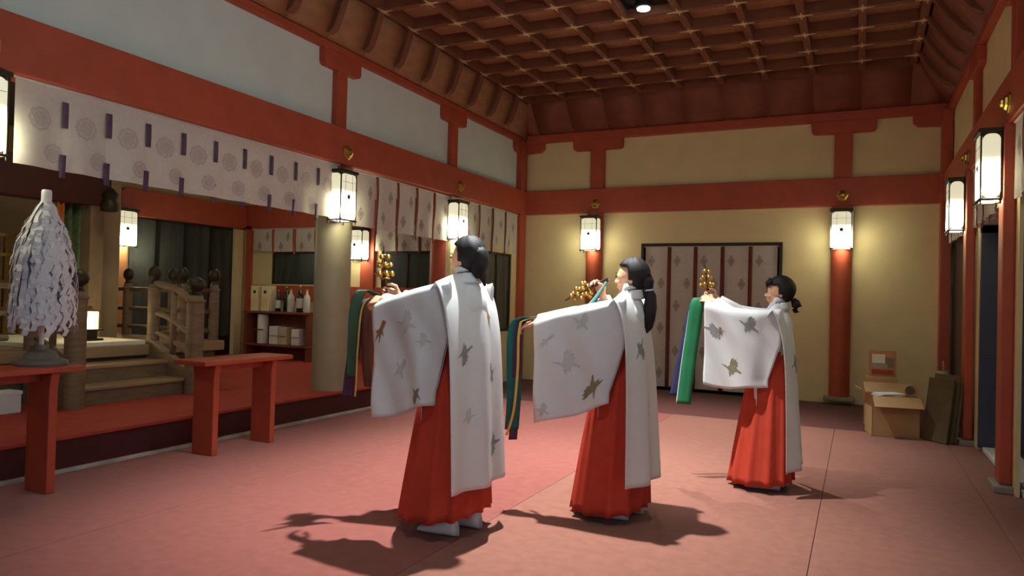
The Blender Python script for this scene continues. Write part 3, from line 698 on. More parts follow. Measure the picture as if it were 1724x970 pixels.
# paper streamer wand (haraegushi) on its stand
hw_ = tag(empty('streamer_wand', (-4.70, 2.90, .80)), 'white paper streamer wand on a grey stand', 'ritual wand')
MB().lathe([(.15, 0), (.155, .015), (.15, .03), (.10, .05), (.08, .085), (.045, .10), (.04, .13)], (0,0,0), 24).build('stand', M('dark_stand', (104, 96, 86), .7, .15, 10), hw_, smooth=True, auto=35)
MB().lathe([(.014, .08), (.014, 1.02), (.03, 1.03), (.03, 1.11), (.024, 1.12)], (0,0,0), 14).build('stick', WHITE, hw_, smooth=True, auto=40)
random.seed(11)
MB().lathe([(.012, 1.06), (.05, .98), (.085, .86), (.115, .68), (.125, .5), (.125, .3), (.11, .26)], (0,0,0), 20).build('paper_core', PAPER, hw_, smooth=True)
def env(z): return .018 + .150 * min(1.0, max(0.0, (1.07 - z) / .42)) ** .62 + .02 * max(0, (.65 - z))
for k in range(290):
    a = random.uniform(0, 6.283); lay = (k % 29) / 28.0
    top = 1.07 - .66 * lay + random.uniform(-.03, .0); ln = random.uniform(.20, .34) if lay < .8 else random.uniform(.16, .26)
    lo_ = max(.16 + random.uniform(0, .07), top - ln)
    vs = []; fs = []; wd = random.uniform(.012, .019); n = 6; tw = random.uniform(-.5, .5); fl_ = random.uniform(-.012, .022)
    for i in range(n + 1):
        t = i / n; z = top + (lo_ - top) * t
        r = env(z) * (.55 + .45 * min(1, t * 2.5)) + fl_ * t * t + (.006 if i % 2 else -.004)
        off = (wd * .5 if i % 2 else -wd * .5); aa = a + tw * t * .25; cx_, cy_ = math.cos(aa), math.sin(aa)
        for s in (-1, 1):
            q = off + s * wd; vs.append((r * cx_ - q * cy_ + .004 * s * tw, r * cy_ + q * cx_, z + s * .006 * tw))
    for i in range(n): fs.append((2*i, 2*i+1, 2*i+3, 2*i+2))
    MB().add(vs, fs).build('streamer', PAPER, hw_, solid=.0012)

# ------------------------------------------------------------------ boxes and boards by the right corner
def carton(x, y, sx, sy, sz, rz, label, open_=False):
    e = tag(empty('cardboard_box', (x, y, 0), rz), label, 'box')
    a, b = sx / 2, sy / 2; t = .006
    if open_:
        MB().box(-a, a, -b, -b + t, 0, sz).box(-a, a, b - t, b, 0, sz).box(-a, -a + t, -b, b, 0, sz).box(a - t, a, -b, b, 0, sz).box(-a, a, -b, b, 0, t).build('carton', KRAFT, e)
        for (p, q, r) in (((0, -b - .07, sz - .05), (sx, .15, .005), (math.radians(38), 0, 0)), ((0, b + .06, sz + .045), (sx, .15, .005), (math.radians(38), 0, 0)), ((-a - .05, 0, sz + .03), (.12, sy, .005), (0, math.radians(30), 0))):
            MB().obox(p, q[0], q[1], q[2], r).build('flap', KRAFT, e)
    else:
        MB().box(-a, a, -b, b, 0, sz).build('carton', KRAFT, e, bevel=.003)
        MB().box(-a, a, -.025, .025, sz, sz + .0015).build('tape', M('parcel_tape', (196, 168, 120), .4), e)
    return e
carton(.335, 8.48, .44, .36, .41, math.radians(10), 'front cardboard box standing open below the poster', True)
carton(.24, 9.02, .30, .30, .55, math.radians(4), 'taller closed cardboard box behind the open one')
pp = tag(empty('paper_bundle', (.33, 8.42, .40), math.radians(15)), 'white paper sheets lying in the open box', 'papers')
for k in range(4): MB().obox((-.05 + .01 * k, .0, .004 + .008 * k), .24, .18, .006, (0, 0, .12 * k)).build('sheet', WHITE, pp)
cy3 = tag(empty('tape_roll', (.50, 8.45, .40)), 'brown tape roll standing in the open box', 'tape')
MB().add(*(lambda m: (m.v, m.f))(MB().grid(lambda u, v: ((.045 + .02 * (.5 + .5 * math.cos(2 * math.pi * v)) ) * math.cos(2 * math.pi * u), .022 * math.sin(2 * math.pi * v), .066 + (.045 + .02 * (.5 + .5 * math.cos(2 * math.pi * v))) * math.sin(2 * math.pi * u)), 24, 9, True))).build('roll', KRAFT, cy3, smooth=True)
MB().lathe([(.042, -.02), (.042, .02)], (0, 0, .066), 20, (0, 1, 0)).build('core', OLIVE, cy3)
po = tag(empty('framed_poster', (.26, 8.98, .552), math.radians(4)), 'small framed poster with a red band standing on the taller box', 'poster')
MB().obox((0, .03, .14), .27, .014, .28, (math.radians(-8), 0, 0)).build('frame', M('poster_frame', (170, 120, 70), .6), po, bevel=.003)
for (cx_, cz_, w2, h2, col) in ((-.04, .19, .13, .10, (214, 206, 188)), (.06, .15, .10, .10, (120, 104, 84)), (-.03, .11, .15, .05, (150, 140, 120)), (0, .045, .22, .05, (150, 56, 40)), (.05, .23, .11, .05, (170, 130, 80))):
    zc = cz_ - .14; MB().obox((cx_, .03 + zc * math.tan(math.radians(8)) - .0085 - .0006 * (col[0] % 7), cz_), w2, .002, h2, (math.radians(-8), 0, 0)).build('printed_area', M('poster_print', col, .7, .1, 20), po)
for k, (x, y, wd, h, ry, rz, mat, lab) in enumerate(((.70, 8.25, .30, .62, 8, -50, OLIVE, 'dark olive board leaning outermost by the cardboard boxes'), (.75, 8.30, .30, .66, 8, -50, M('board_b', (104, 88, 58), .85, .15, 7, .08), 'brown board leaning behind the olive one'), (.80, 8.35, .26, .58, 8, -50, M('board_c', (120, 112, 92), .85, .12, 7, .08), 'grey brown board leaning next to the red pillar'))):
    o = tag(empty('leaning_board', (x, y, 0), math.radians(rz)), lab, 'board')
    r_ = math.radians(-ry)
    MB().obox((0, -h / 2 * math.sin(r_) * 1.0, h / 2 * math.cos(r_) + .006), wd, .022, h, (r_, 0, 0)).build('sheet', mat, o, bevel=.004)
    MB().obox((0, -h / 2 * math.sin(r_) + .012, h / 2 * math.cos(r_) + .006), wd * .96, .004, .03, (r_, 0, 0)).build('strap', BROWN, o)
bag = tag(empty('cloth_bag', (.82, 8.84, 0)), 'pale cloth bag slumped behind the leaning boards', 'bag')
MB().grid(lambda u, v: ((.085 + .025 * math.sin(v * 3.1) + .008 * math.sin(u * 18.8 + v * 6)) * (1 if v < .9 else .6) * math.cos(u * 6.2832), (.12 + .03 * math.sin(v * 3.1) + .01 * math.cos(u * 25)) * (1 if v < .9 else .6) * math.sin(u * 6.2832), v * .66), 28, 12, True).build('sack', M('pale_sack', (176, 166, 134), .9, .08, 8, .2), bag, smooth=True)
MB().tube([(0, -.06, .62), (0, -.05, .72), (0, 0, .76), (0, .05, .72), (0, .06, .62)], .008, 6).build('handle', KRAFT, bag, smooth=True)

# ------------------------------------------------------------------ the three shrine dancers
def finalize(mb, name, mat, parent, voxel, smooth_it=3, fac=.5):
    """fuse overlapping shapes into one continuous skin"""
    tmp = bpy.data.objects.new('tmp', mb.mesh('tmp')); COL.objects.link(tmp)
    r = tmp.modifiers.new('r', 'REMESH'); r.mode = 'VOXEL'; r.voxel_size = voxel; r.use_smooth_shade = True
    s = tmp.modifiers.new('s', 'SMOOTH'); s.factor = fac; s.iterations = smooth_it
    dg = bpy.context.evaluated_depsgraph_get(); dg.update()
    me = bpy.data.meshes.new_from_object(tmp.evaluated_get(dg)); me.name = name
    bpy.data.objects.remove(tmp)
    for p in me.polygons: p.use_smooth = True
    me.materials.clear(); me.materials.append(mat)
    o = bpy.data.objects.new(name, me); COL.objects.link(o); o.parent = parent
    return o

def hand(mb, wrist, fwd, palm, side, curl, k=1.0):
    """palm and five fingers; fwd = along the hand, palm = palm normal, side +1/-1 picks where the thumb leaves"""
    f = Vector(fwd).normalized(); pn = Vector(palm); pn = (pn - pn.dot(f) * f).normalized(); ac = f.cross(pn).normalized() * side
    w0 = Vector(wrist)
    for a in (-.027, -.009, .009, .027):
        mb.cap(w0 + f * .012 * k + ac * a * .62 * k, w0 + f * .078 * k + ac * a * k, .0135 * k, .0105 * k, 10)
    lens = ((.027, .036, .022, .018), (.009, .041, .026, .02), (-.009, .038, .024, .019), (-.027, .029, .019, .016))
    for a, l1, l2, l3 in lens:
        p = w0 + f * .080 * k + ac * a * k; ang = 0; r = .0082 * k if abs(a) < .02 else .0076 * k
        for l, c_ in ((l1, curl * .85), (l2, curl * 1.2), (l3, curl * .8)):
            ang += c_; d = f * math.cos(ang) + pn * math.sin(ang)
            q = p + d * l * k; mb.cap(p, q, r, r * .9, 10); p = q; r *= .9
    p = w0 + f * .026 * k + ac * .026 * k
    for l, d in ((.036, f * .55 + ac * .75 + pn * .3), (.029, f * .75 + ac * (.35 - .3 * curl) + pn * (.3 + .35 * curl)), (.022, f * .8 + ac * (.1 - .5 * curl) + pn * (.3 + .5 * curl))):
        q = p + d.normalized() * l * k; mb.cap(p, q, .0105 * k, .0088 * k, 10); p = q

CRANE = [(-1, .18), (-.6, .12), (-.35, .05), (-.25, .3), (-.32, .75), (-.15, .98), (.0, .75), (.12, .92), (.2, .62), (.36, .7), (.36, .4), (.5, .38), (.36, .08), (.6, -.08), (1, -.3), (.98, -.42), (.5, -.27), (.3, -.3), (.34, -.66), (.14, -.5), (.05, -.85), (-.12, -.52), (-.2, -.3), (-.4, -.1), (-.65, .0)]
SPRIG = [(x * -.95, -y * 1.0) for x, y in CRANE]
BAMBOO = [(-.15, -1), (.25, -1), (.18, -.2), (.5, .1), (.2, .2), (.12, 1), (-.05, .3), (-.4, 1), (-.25, .1), (-.6, .3), (-.2, -.2)]
IN_C, IN_S, IN_B = poly_in(CRANE), poly_in(SPRIG), poly_in(BAMBOO)

def dancer(loc, H, label, L_arm, R_arm, cuffL, cuffR, hair, prints_b, prints_s, head_yaw=0, ztop=0, seed=1, slv=None, hem=.27, yaw=0, hak=.055):
    """stands at loc facing -X; her left side is -Y. arms: (elbow, wrist, hand forward, palm normal, curl)"""
    rnd = random.Random(seed); k = H / 1.56
    e = tag(empty('person', loc, yaw), label, 'person', 'shrine dancers in white robes and scarlet hakama')
    V = lambda x, y, z: Vector((x * k, y * k, z * k))
    HC_ = V(.038, 0, 1.452); Ry = Matrix.Rotation(head_yaw, 3, 'Z'); RS = Matrix.Scale(k, 3)
    def Hd(x, y, z): return HC_ + Ry @ (Vector((x, y, z)) * k)
    b = MB()
    # trunk and legs
    b.ball(V(.0, 0, .90), .115*k, .155*k, .13*k).ball(V(-.005, 0, 1.03), .095*k, .125*k, .14*k).ball(V(.0, 0, 1.19), .105*k, .145*k, .15*k)
    b.cap(V(.01, -.12, 1.262), V(.01, .12, 1.262), .05*k, .05*k).cap(V(.04, 0, 1.25), V(.032, 0, 1.41), .056*k, .048*k)
    for s in (-1, 1):
        b.cap(V(0, s*.085, .86), V(-.02, s*.085, .46), .082*k, .052*k).cap(V(-.02, s*.085, .46), V(.03, s*.085, .09), .05*k, .032*k)
        b.cap(V(.03, s*.085, .055), V(-.10, s*.09, .035), .034*k, .026*k)
    # arms and hands
    for s, A in ((-1, L_arm), (1, R_arm)):
        sh = V(.01, s*.155, 1.245); el, wr = V(*A[0]), V(*A[1])
        b.cap(sh, el, .046*k, .037*k).cap(el, wr, .036*k, .025*k)
        hand(b, wr, A[2], A[3], A[5] if len(A) > 5 else s, A[4], k)
    # head with jaw, nose, lips, brow, ears
    b.ball(Hd(.0, 0, .012), .088*k, .070*k, .092*k, 24, 16, Ry).ball(Hd(-.030, 0, -.035), .062*k, .054*k, .068*k, 20, 14, Ry).ball(Hd(-.052, 0, -.080), .027*k, .028*k, .022*k, 14, 10, Ry)
    b.ball(Hd(-.050, 0, .0), .045*k, .058*k, .05*k, 16, 12, Ry)
    b.cap(Hd(-.088, 0, -.002), Hd(-.102, 0, -.028), .007*k, .010*k).ball(Hd(-.094, .010, -.030), .008*k).ball(Hd(-.094, -.010, -.030), .008*k)
    b.ball(Hd(-.086, 0, -.053), .010*k, .020*k, .006*k, 12, 8, Ry).ball(Hd(-.084, 0, -.063), .010*k, .017*k, .006*k, 12, 8, Ry)
    for s in (-1, 1):
        b.ball(Hd(.012, s*.072, -.014), .017*k, .009*k, .030*k, 12, 10, Ry).ball(Hd(-.064, s*.034, -.030), .024*k, .020*k, .022*k, 12, 10, Ry)
    body = finalize(b, 'body', SKIN, e, .0042, 3, .45)
    # face details
    for s in (-1, 1):
        MB().ball(Hd(-.0915, s*.029, .006), .006*k, .011*k, .0055*k, 12, 8, Ry).build('eye', BLACK, body, smooth=True)
        MB().tube([Hd(-.094, s*.016, .024), Hd(-.0935, s*.030, .028), Hd(-.084, s*.044, .023)], [.0025*k, .003*k, .0015*k], 6).build('eyebrow', HAIR, body, smooth=True)
    MB().ball(Hd(-.0935, 0, -.057), .004*k, .018*k, .0045*k, 12, 8, Ry).build('lips', M('lips', (196, 98, 88), .5), body, smooth=True)
    # hair: skull cap drawn in over the face, gathered at the nape
    hm = MB()
    def scalp(u, v):
        th = v * math.pi; ph = u * 2 * math.pi
        d = Vector((math.sin(th)*math.cos(ph), math.sin(th)*math.sin(ph), math.cos(th)))
        f = -d.x; z = d.z
        line = .34 if hair == 'fringe' else .52
        open_ = max(0, min(1, (f - (.10 + .35*max(0, z - .1))) / .10)) * max(0, min(1, (line - z) / .10))
        low = max(0, min(1, (-.62 - z + .18*d.x) / .12)) * (1 if f > -.1 else .0)
        neck = max(0, min(1, (-.88 - z) / .1))
        r = 1 - .35 * max(open_, low, neck)
        wv = 1 + .012 * math.sin(ph * 9 + z * 5)
        return Hd(.008 + d.x * .104 * r * wv, d.y * .087 * r * wv, .020 + d.z * .106 * r * wv)
    hm.grid(scalp, 48, 32, True)
    ho = hm.build('hair', HAIR, e, smooth=True)
    def lock(name, pts, rad, mat=HAIR):
        b2 = MB(); pts = [Hd(*p) for p in pts]; b2.tube(pts, [r*k for r in rad], 14); return b2.build(name, mat, ho, smooth=True)
    if hair == 'tall':
        lock('hair_roll', [(.06, 0, .045), (.080, 0, .02), (.084, 0, -.03), (.075, 0, -.075), (.07, 0, -.105)], [.045, .052, .052, .042, .012])
        lock('hair_tail', [(.08, 0, -.07), (.10, .015, -.10), (.11, .02, -.145)], [.022, .020, .006])
    elif hair == 'ponytail':
        lock('hair_roll', [(.07, 0, -.0), (.10, 0, -.035), (.105, 0, -.075)], [.05, .04, .025])
        lock('ponytail', [(.10, 0, -.065), (.118, 0, -.11), (.118, -.005, -.18), (.112, -.01, -.25), (.108, -.01, -.30), (.10, -.01, -.335)], [.022, .034, .040, .038, .028, .005])
        lock('hair_tie', [(.103, 0, -.070), (.110, 0, -.085)], [.026, .026], WHITE)
    else:
        lock('low_bun', [(.088, 0, -.050), (.108, 0, -.075), (.118, 0, -.105), (.112, 0, -.135), (.10, 0, -.15)], [.018, .032, .036, .030, .008])
        for n_, yy in enumerate((-.058, -.044, -.030, -.015, 0, .015, .030, .044, .058)):
            c_ = math.sqrt(1 - (yy / .085) ** 2); ex = -.096 * c_
            lock('fringe_lock', [(ex * .70, yy * .9, .098 * c_ + .006), (ex * .98, yy, .066), (ex * 1.02 - .002, yy * 1.03, .034 + .006 * (n_ % 2))], [.012, .0125, .004])
    # scarlet pleated hakama
    def hk(u, v):
        a = u * 2 * math.pi; t = v
        cf_ = max(0, math.cos(a)); rx = .125 + (.145 - .085 * cf_) * t ** .8; ry = .155 + .105 * t ** .8
        pl = .5 + .5 * math.cos(a * 13 + .6 * math.sin(a * 2)); pl = pl ** 2.2
        m = 1 + (.045 + .055 * t) * (pl - .4)
        z = 1.02 - (1.02 - hak + .007 * pl * t - .025 * math.cos(a) * t) * t
        return V(rx * m * math.cos(a) - .03 * t, ry * m * math.sin(a), z)
    hk_o = MB().grid(hk, 156, 22, True).build('hakama', HAKAMA, e, smooth=True, solid=.004)
    MB().grid(lambda u, v: V(.132 * math.cos(u*6.2832), .160 * math.sin(u*6.2832), 1.03 - .05 * v), 40, 3, True).build('waist_band', HAKAMA, hk_o, smooth=True, solid=.006)
    # inner white kimono
    def ki(u, v):
        a = u * 2 * math.pi
        z = .96 + v * .36
        rx = .122 + .0 * v - .04 * max(0, v - .75) / .25; ry = .155 + .015 * v - .085 * (max(0, v - .7) / .3) ** 1.4
        return V(rx * math.cos(a) + .012, ry * math.sin(a), z)
    ki_o = MB().grid(ki, 40, 12, True).build('inner_kimono', ROBE, e, smooth=True, solid=.003)
    def co(u, v):                        # crossed collar standing round the neck
        a = math.radians(-128 + 256 * u); f = abs(u - .5) * 2
        rx, ry = .072 + .010 * (1 - v), .074 + .014 * (1 - v)
        x = .028 + rx * math.cos(a); y = ry * math.sin(a) * (1 - .55 * max(0, f - .8) / .2)
        z = 1.325 - .09 * max(0, f - .55) / .45 + .055 * v - .012 * f
        return V(x, y, z)
    MB().grid(co, 40, 5).build('collar', ROBE, ki_o, smooth=True, solid=.006)
    for s, A in ((-1, L_arm), (1, R_arm)):
        el, wr = V(*A[0]), V(*A[1]); q = el.lerp(wr, .93); m_ = el.lerp(wr, .5)
        MB().tube([V(.01, s*.155, 1.235), el, m_, q], [.062*k, .058*k, .052*k, .046*k], 16).build('inner_sleeve', ROBE, ki_o, smooth=True)
    # socks
    for s, dx in ((-1, .0), (1, .045)):
        def so(u, v, s=s, dx=dx):
            a = u * 2 * math.pi; t = v; x = .075 - .245 * t
            wy = .036 + .012 * math.sin(min(1, t * 1.15) * math.pi) if t < .9 else .036 * (1 - ((t - .9) / .1) ** 2 * .75)
            top = .105 - .065 * min(1, max(0, (t - .2) / .6)) ; top *= (1 - .25 * max(0, (t - .85) / .15)); bt = .002
            if t < .16: q_ = math.sqrt(max(.02, 1 - (1 - t / .16) ** 2)); wy *= q_; top *= .55 + .45 * q_
            if t > .93: top *= 1 - .5 * (t - .93) / .07
            zc = (top + bt) / 2; hz = (top - bt) / 2
            return V(x + dx, s * .085 + s * .01 * t + wy * math.cos(a), max(.002, zc + hz * math.sin(a) * (1.0 if math.sin(a) > 0 else 1.0)))
        fo = MB().grid(so, 18, 16, True)
        n = len(fo.v); fo.f.append(tuple(i * 16 for i in range(18))); fo.f.append(tuple(i * 16 + 15 for i in range(18))[::-1])
        fo.build('tabi_sock', M('white_tabi', (222, 220, 212), .8, .03, 20), e, smooth=True)
    # outer robe (chihaya): back, two fronts
    zs = lambda y: 1.388 - .012 * min(1, abs(y) / .07) - .062 * max(0, (abs(y) - .05) / .25) ** 1.1
    ph = rnd.uniform(0, 6)
    def back(u, v):
        y = (u - .5) * 2 * (.285 + .02 * v); z0 = zs(y); z = z0 + (hem - z0) * v
        bulge = 1 - math.exp(-v * 9)
        x = .015 + .055 * math.exp(-(y / .07) ** 2) * math.exp(-v * 8) + bulge * (.115 + .075 * v) * (1 - .38 * (abs(y) / .3) ** 2) + (.004 + .016 * v) * math.sin(y * 24 + ph + 1.4 * v) * min(1, v * 3)
        return V(x, y, z)
    ro = MB().grid(back, 44, 40)
    def front(s, u, v):
        y = s * (.062 + (.285 - .085 * min(1, max(0, v - .03) * 6) - .062) * u) ; z0 = zs(y); z = z0 + (.47 - z0) * v
        y = y - s * .045 * min(1, v * 2) * (1 - u)
        x = .015 - (1 - math.exp(-v * 9)) * (.115 + .035 * v) * (1 - .2 * u * u) - .012 * v * math.sin(u * 8 + ph)
        return V(x, y, z)
    ro.grid(lambda u, v: front(-1, u, v), 20, 30).grid(lambda u, v: front(1, u, v), 20, 30)
    rob = ro.build('robe', ROBE, e, smooth=True, solid=.003)
    def rc(u, v):                        # robe neckband: round the nape and down both front edges
        t = (u - .5) * 2; s = 1 if t >= 0 else -1; f = abs(t)
        if f < .3:
            a = f / .3 * math.pi / 2; x = .018 + .070 * math.cos(a); y = s * .078 * math.sin(a); z = 1.375 + .012 * math.cos(a)
            return V(x - .012 * v, y * (1 - .10 * v), z + .034 * v)
        g = (f - .3) / .7; p = front(s, 0, g); q = V(0, -s * .03 * v, 0)
        return p + q + V(-.004 - .0 * v, 0, .034 * v * (1 - g) ** 6)
    MB().grid(rc, 71, 3).build('neckband', ROBE, rob, smooth=True, solid=.006)
    for (u, v, r, shp, mt_, rot) in prints_b:
        [decal(back, u, v, r / .58, r / 1.08, shp, 44, of, rot).build('motif_print', mt_, rob) for of in (.0026, -.0026)]
    # wide hanging sleeves
    for s, cuff, key in ((-1, cuffL, 0), (1, cuffR, 1)):
        sh = Vector((.07, s * .235, 1.279)); cf = Vector(cuff[:3]); dr0, dr1 = cuff[3], cuff[4]; ins = cuff[5] if len(cuff) > 5 else 0; wob = rnd.uniform(0, 6)
        dirn = (cf - sh); hd = Vector((dirn.x, dirn.y, 0)).normalized(); nrm = Vector((-hd.y, hd.x, 0)) * (1 if (Vector((-hd.y, hd.x, 0)).y * s) > 0 else -1)
        sag = cuff[6] if len(cuff) > 6 else .02
        def sleeve(w, t, s=s, sh=sh, cf=cf, dr0=dr0, dr1=dr1, nrm=nrm, hd=hd, ins=ins, wob=wob, sag=sag):
            """w 0..1: outer bottom - top - inner bottom; t 0..1 shoulder to cuff"""
            top = sh.lerp(cf, t); top = top + Vector((0, 0, .048 - sag * math.sin(t * math.pi)))
            D = dr0 + (dr1 - dr0) * t + .012 * math.sin(t * 7 + wob)
            o = abs(w - .5) * 2; sg = -1 if w > .5 else 1
            sd = o * D; R = .056 * (.3 + .7 * min(1, t * 3.5))
            g = math.sqrt(max(0, R * R - (R - sd) ** 2)) if sd < R else R * (.34 + .66 * math.exp(-(sd - R) * 4))
            g += (.004 + .014 * o) * math.sin(t * 9 + wob + o * 2.2) * min(1, o * 4) * sg + .008 * math.sin(o * 9 + t * 16 + wob) * min(1, o * 3) * sg
            back_ = hd * (.085 * max(0, min(1, (o - .45) / .45)) * (1 - t) ** 2)
            p = top + nrm * g * sg + Vector((0, 0, -sd)) + back_
            return p * k
        so_ = MB().grid(sleeve, 57, 34).build('sleeve', ROBE, e, smooth=True, solid=.003)
        if s == -1:
            surf = lambda t, o: sleeve(.5 - o / 2, t)
            for (t, o, r, shp, mt_, rot) in prints_s:
                decal(surf, t, o, r / .48, r / .66, shp, 44, -.0026, rot).build('motif_print', mt_, so_)
                decal(surf, t, o, r / .48, r / .66, shp, 44, .0026, rot).build('motif_print', mt_, so_)
    return e

def ribbon(par, name, mat, pts, wdir, w0, w1, twist=0.0):
    pts = [Vector(p) for p in pts]; wd = Vector(wdir).normalized()
    def P(t):
        x = t * (len(pts) - 1); i = min(int(x), len(pts) - 2); f = x - i
        a, b_, c_, d_ = pts[max(i-1, 0)], pts[i], pts[i+1], pts[min(i+2, len(pts)-1)]
        return .5 * ((2*b_) + (c_ - a) * f + (2*a - 5*b_ + 4*c_ - d_) * f*f + (3*b_ - a - 3*c_ + d_) * f**3)
    def g(u, v):
        R = Matrix.Rotation(twist * v, 3, 'Z')
        return P(v) + R @ wd * (u - .5) * (w0 + (w1 - w0) * min(1, v * 2.2))
    return MB().grid(g, 4, 36).build(name, mat, par, smooth=True, solid=.0016)

def bell_wand(hand_pos, axis, label, ribbons, lead=.10):
    """gold bells in three tiers round a rod; axis points to the tip; origin where it is gripped"""
    a = Vector(axis).normalized(); e = tag(empty('bell_wand', hand_pos), label, 'bell wand', 'bell wands held by the dancers')
    MB().lathe([(.010, -.075), (.012, -.07), (.011, .05), (.013, .055), (.006, .06), (.005, .25), (.002, .262)], (0,0,0), 12, a).build('handle', M('lacquer_handle', (70, 30, 24), .35), e, smooth=True, auto=40)
    MB().lathe([(.030, .056), (.032, .060), (.030, .064)], (0,0,0), 16, a).build('guard', BRASS, e)
    u = a.cross(Vector((.3, .9, .2))).normalized(); v = a.cross(u)
    bm_ = MB().ball((0,0,0), .0155, .0155, .0155, 12, 8).lathe([(.0166, -.0012), (.0166, .0012)], (0,0,0), 12).mesh('bell', True); bm_.materials.append(BRASS)
    for hgt, n, r in ((.10, 7, .048), (.155, 5, .036), (.205, 3, .024)):
        MB().grid(lambda p, q: a * (hgt + .003 * math.sin(q * 6.2832)) + (u * math.cos(p * 6.2832) + v * math.sin(p * 6.2832)) * (r * .62 + .003 * math.cos(q * 6.2832)), 20, 7, True).build('bell_ring', BRASS, e, smooth=True)
        for j in range(n):
            t = 2 * math.pi * j / n + hgt * 9
            inst('bell', bm_, None, e, a * (hgt - .012) + (u * math.cos(t) + v * math.sin(t)) * r)
    for (nm, mt_, pts, wd, w0, w1, tw) in ribbons: ribbon(e, nm, mt_, pts, wd, w0, w1, tw)
    return e

# tallest dancer: back to the hall, both arms forward
P1 = (-2.01, 3.55, 0); k1 = 1.63 / 1.56
dancer(P1, 1.63, 'tallest dancer with short gathered hair, back turned, raising a gold bell wand',
       ((-.20, -.20, 1.17), (-.39, -.15, 1.215), (-1, .15, .0), (.1, .55, -.6), .55),
       ((-.20, .20, 1.20), (-.47, .13, 1.235), (-.95, -.10, .25), (.15, -.9, .1), .95),
       (-.365, -.225, 1.165, .64, .62, .0, -.01), (-.42, .22, 1.20, .64, .64), 'tall',
       [(.66, .20, .075, IN_B, INKB, .1), (.20, .36, .068, IN_C, INKG, 0), (.66, .48, .062, IN_S, INKG, .4), (.64, .82, .075, IN_C, INKG, -.2), (.25, .66, .05, IN_S, INKP, 0)],
       [(.90, .28, .062, IN_B, INKB, .5), (.52, .27, .075, IN_S, INKP, .2), (.62, .62, .06, IN_S, INKP, .9), (.26, .90, .055, IN_C, INKO, .5), (.3, .45, .05, IN_S, INKP, 0)],
       head_yaw=math.radians(-14), seed=3, hem=.27, hak=.10)
# dancer with the ponytail
P2 = (-1.28, 4.30, 0)
dancer(P2, 1.555, 'middle dancer with a long black ponytail stretching one arm forward',
       ((-.26, -.19, 1.21), (-.50, -.20, 1.165), (-1, .0, -.25), (.0, .4, -.9), .5),
       ((-.13, .24, 1.13), (-.19, .13, 1.335), (-.35, -.12, .92), (-.4, -.85, -.2), .85),
       (-.485, -.225, 1.15, .63, .66, .0, -.01), (-.22, .22, 1.27, .58, .5), 'ponytail',
       [(.26, .30, .068, IN_C, INKG, .6), (.42, .62, .068, IN_S, INKP, .2), (.80, .42, .05, IN_S, INKP, .2), (.84, .74, .05, IN_C, INKG, 1.2)],
       [(.86, .26, .05, IN_B, INKP, 1.0), (.62, .50, .085, IN_S, INKP, .1), (.25, .80, .085, IN_C, INKO, 1.1), (.45, .16, .06, IN_S, INKP, .6), (.88, .9, .05, IN_S, INKP, .3)],
       seed=5, hem=.24)
# shortest dancer
P3 = (-.54, 5.52, 0)
dancer(P3, 1.50, 'shortest dancer with a fringe and a low bun lifting a green ribbon',
       ((-.22, -.20, 1.24), (-.42, -.14, 1.37), (-1, .2, .3), (.1, .6, -.5), .7),
       ((-.22, .18, 1.26), (-.43, .08, 1.385), (-.9, -.1, .4), (.1, -.9, .1), .95),
       (-.465, -.20, 1.33, .56, .62, .0, .03), (-.42, .20, 1.33, .55, .55), 'fringe',
       [(.36, .36, .078, IN_C, INKG, .2), (.55, .73, .07, IN_S, INKG, .3)],
       [(.86, .32, .075, IN_C, INKG, -.3), (.40, .20, .08, IN_S, INKG, .4), (.60, .74, .085, IN_S, INKO, .2), (.78, .33, .04, IN_B, INKB, 0)],
       seed=9, hem=.17)
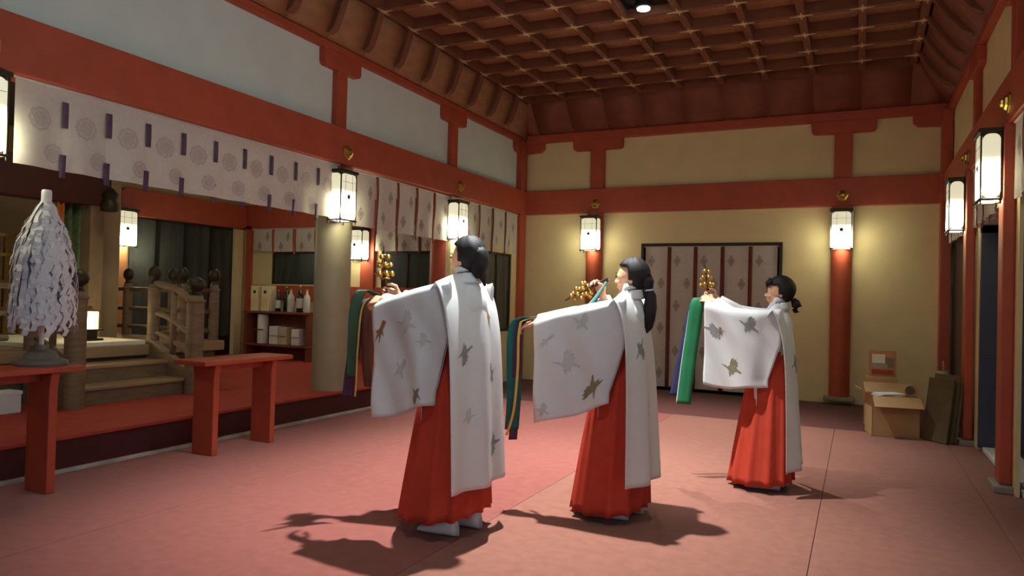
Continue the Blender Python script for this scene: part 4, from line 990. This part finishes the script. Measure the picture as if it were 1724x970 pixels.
# bell wands: gripped in the right hands, long ribbons running over the other hand
W = lambda P, k, x, y, z: Vector((P[0] + x * k, P[1] + y * k, z * k))
h1 = W(P1, k1, -.555, .095, 1.285); R1 = Vector((.05, 0, 0))
bell_wand(h1, (-.12, .05, 1), 'gold bell wand with green, purple and gold ribbons raised by the tallest dancer', [
    ('ribbon', GREEN2, [(.0, 0, -.075), (-0.005, -0.120, -0.030), (-0.025, -0.200, -0.020), (-0.055, -0.220, -0.120), (-0.065, -0.220, -0.300), (-0.075, -0.210, -0.520)], (.55, .7, 0), .05, .07, .4),
    ('ribbon', PURPLE, [(.0, 0, -.075), (-0.015, -0.100, -0.060), (-0.055, -0.160, -0.120), (-0.080, -0.170, -0.300), (-0.110, -0.170, -0.500), (-0.125, -0.170, -0.645)], (.8, .5, 0), .05, .075, .5),
    ('ribbon', BROWN, [(.0, 0, -.075), (0.015, -0.100, -0.050), (-0.005, -0.160, -0.120), (-0.010, -0.160, -0.300), (-0.005, -0.160, -0.450), (0.015, -0.160, -0.580)], (.8, .5, 0), .04, .06, -.4),
    ('ribbon', GOLDR, [(.0, 0, -.075), (-0.005, -0.120, -0.050), (-0.035, -0.180, -0.120), (-0.050, -0.190, -0.350), (-0.055, -0.190, -0.550), (-0.060, -0.190, -0.640)], (.8, .5, 0), .008, .010, .2)])
h2 = W(P2, 1.0, -.215, .105, 1.41)
bell_wand(h2, (-.86, .10, -.42), 'gold bell wand held level by the middle dancer, its teal ribbons over her other hand', [
    ('ribbon', TEAL, [(.07, 0, .03), (-.05, -.22, -.20), (-.33, -.32, -.22), (-.415, -.32, -.28), (-.43, -.32, -.45), (-.42, -.32, -.70), (-.43, -.32, -.92)], (.9, .45, 0), .012, .09, .25),
    ('ribbon', GOLDR, [(.07, 0, .03), (-.05, -.21, -.21), (-.33, -.33, -.235), (-.385, -.34, -.30), (-.39, -.34, -.55), (-.41, -.34, -.80), (-.455, -.34, -.955)], (.9, .45, 0), .006, .016, .0),
    ('ribbon', PURPLE, [(.07, 0, .03), (-.05, -.20, -.21), (-.33, -.31, -.24), (-.40, -.31, -.30), (-.41, -.31, -.55), (-.415, -.31, -.80), (-.425, -.31, -.985)], (.9, .45, 0), .01, .055, .3)])
h3 = W(P3, 1.5 / 1.56, -.495, .045, 1.41)
bell_wand(h3, (-.15, .15, 1), 'dull gold bell wand with a broad green ribbon raised by the shortest dancer', [
    ('ribbon', GREEN, [(.0, 0, -.07), (-.02, -.13, -.015), (-.045, -.17, -.05), (-.07, -.17, -.25), (-.10, -.17, -.50), (-.13, -.17, -.80)], (.97, .1, 0), .085, .10, .0),
    ('ribbon', NAVYR, [(.0, 0, -.07), (-.03, -.10, -.02), (-.08, -.13, -.06), (-.12, -.13, -.25), (-.17, -.13, -.50), (-.215, -.13, -.75)], (.97, .1, 0), .05, .06, .0),
    ('ribbon', WHITE, [(.0, 0, -.072), (-.03, -.125, -.018), (-.088, -.172, -.06), (-.118, -.172, -.25), (-.15, -.172, -.50), (-.182, -.172, -.80)], (.97, .1, 0), .010, .010, .0)])
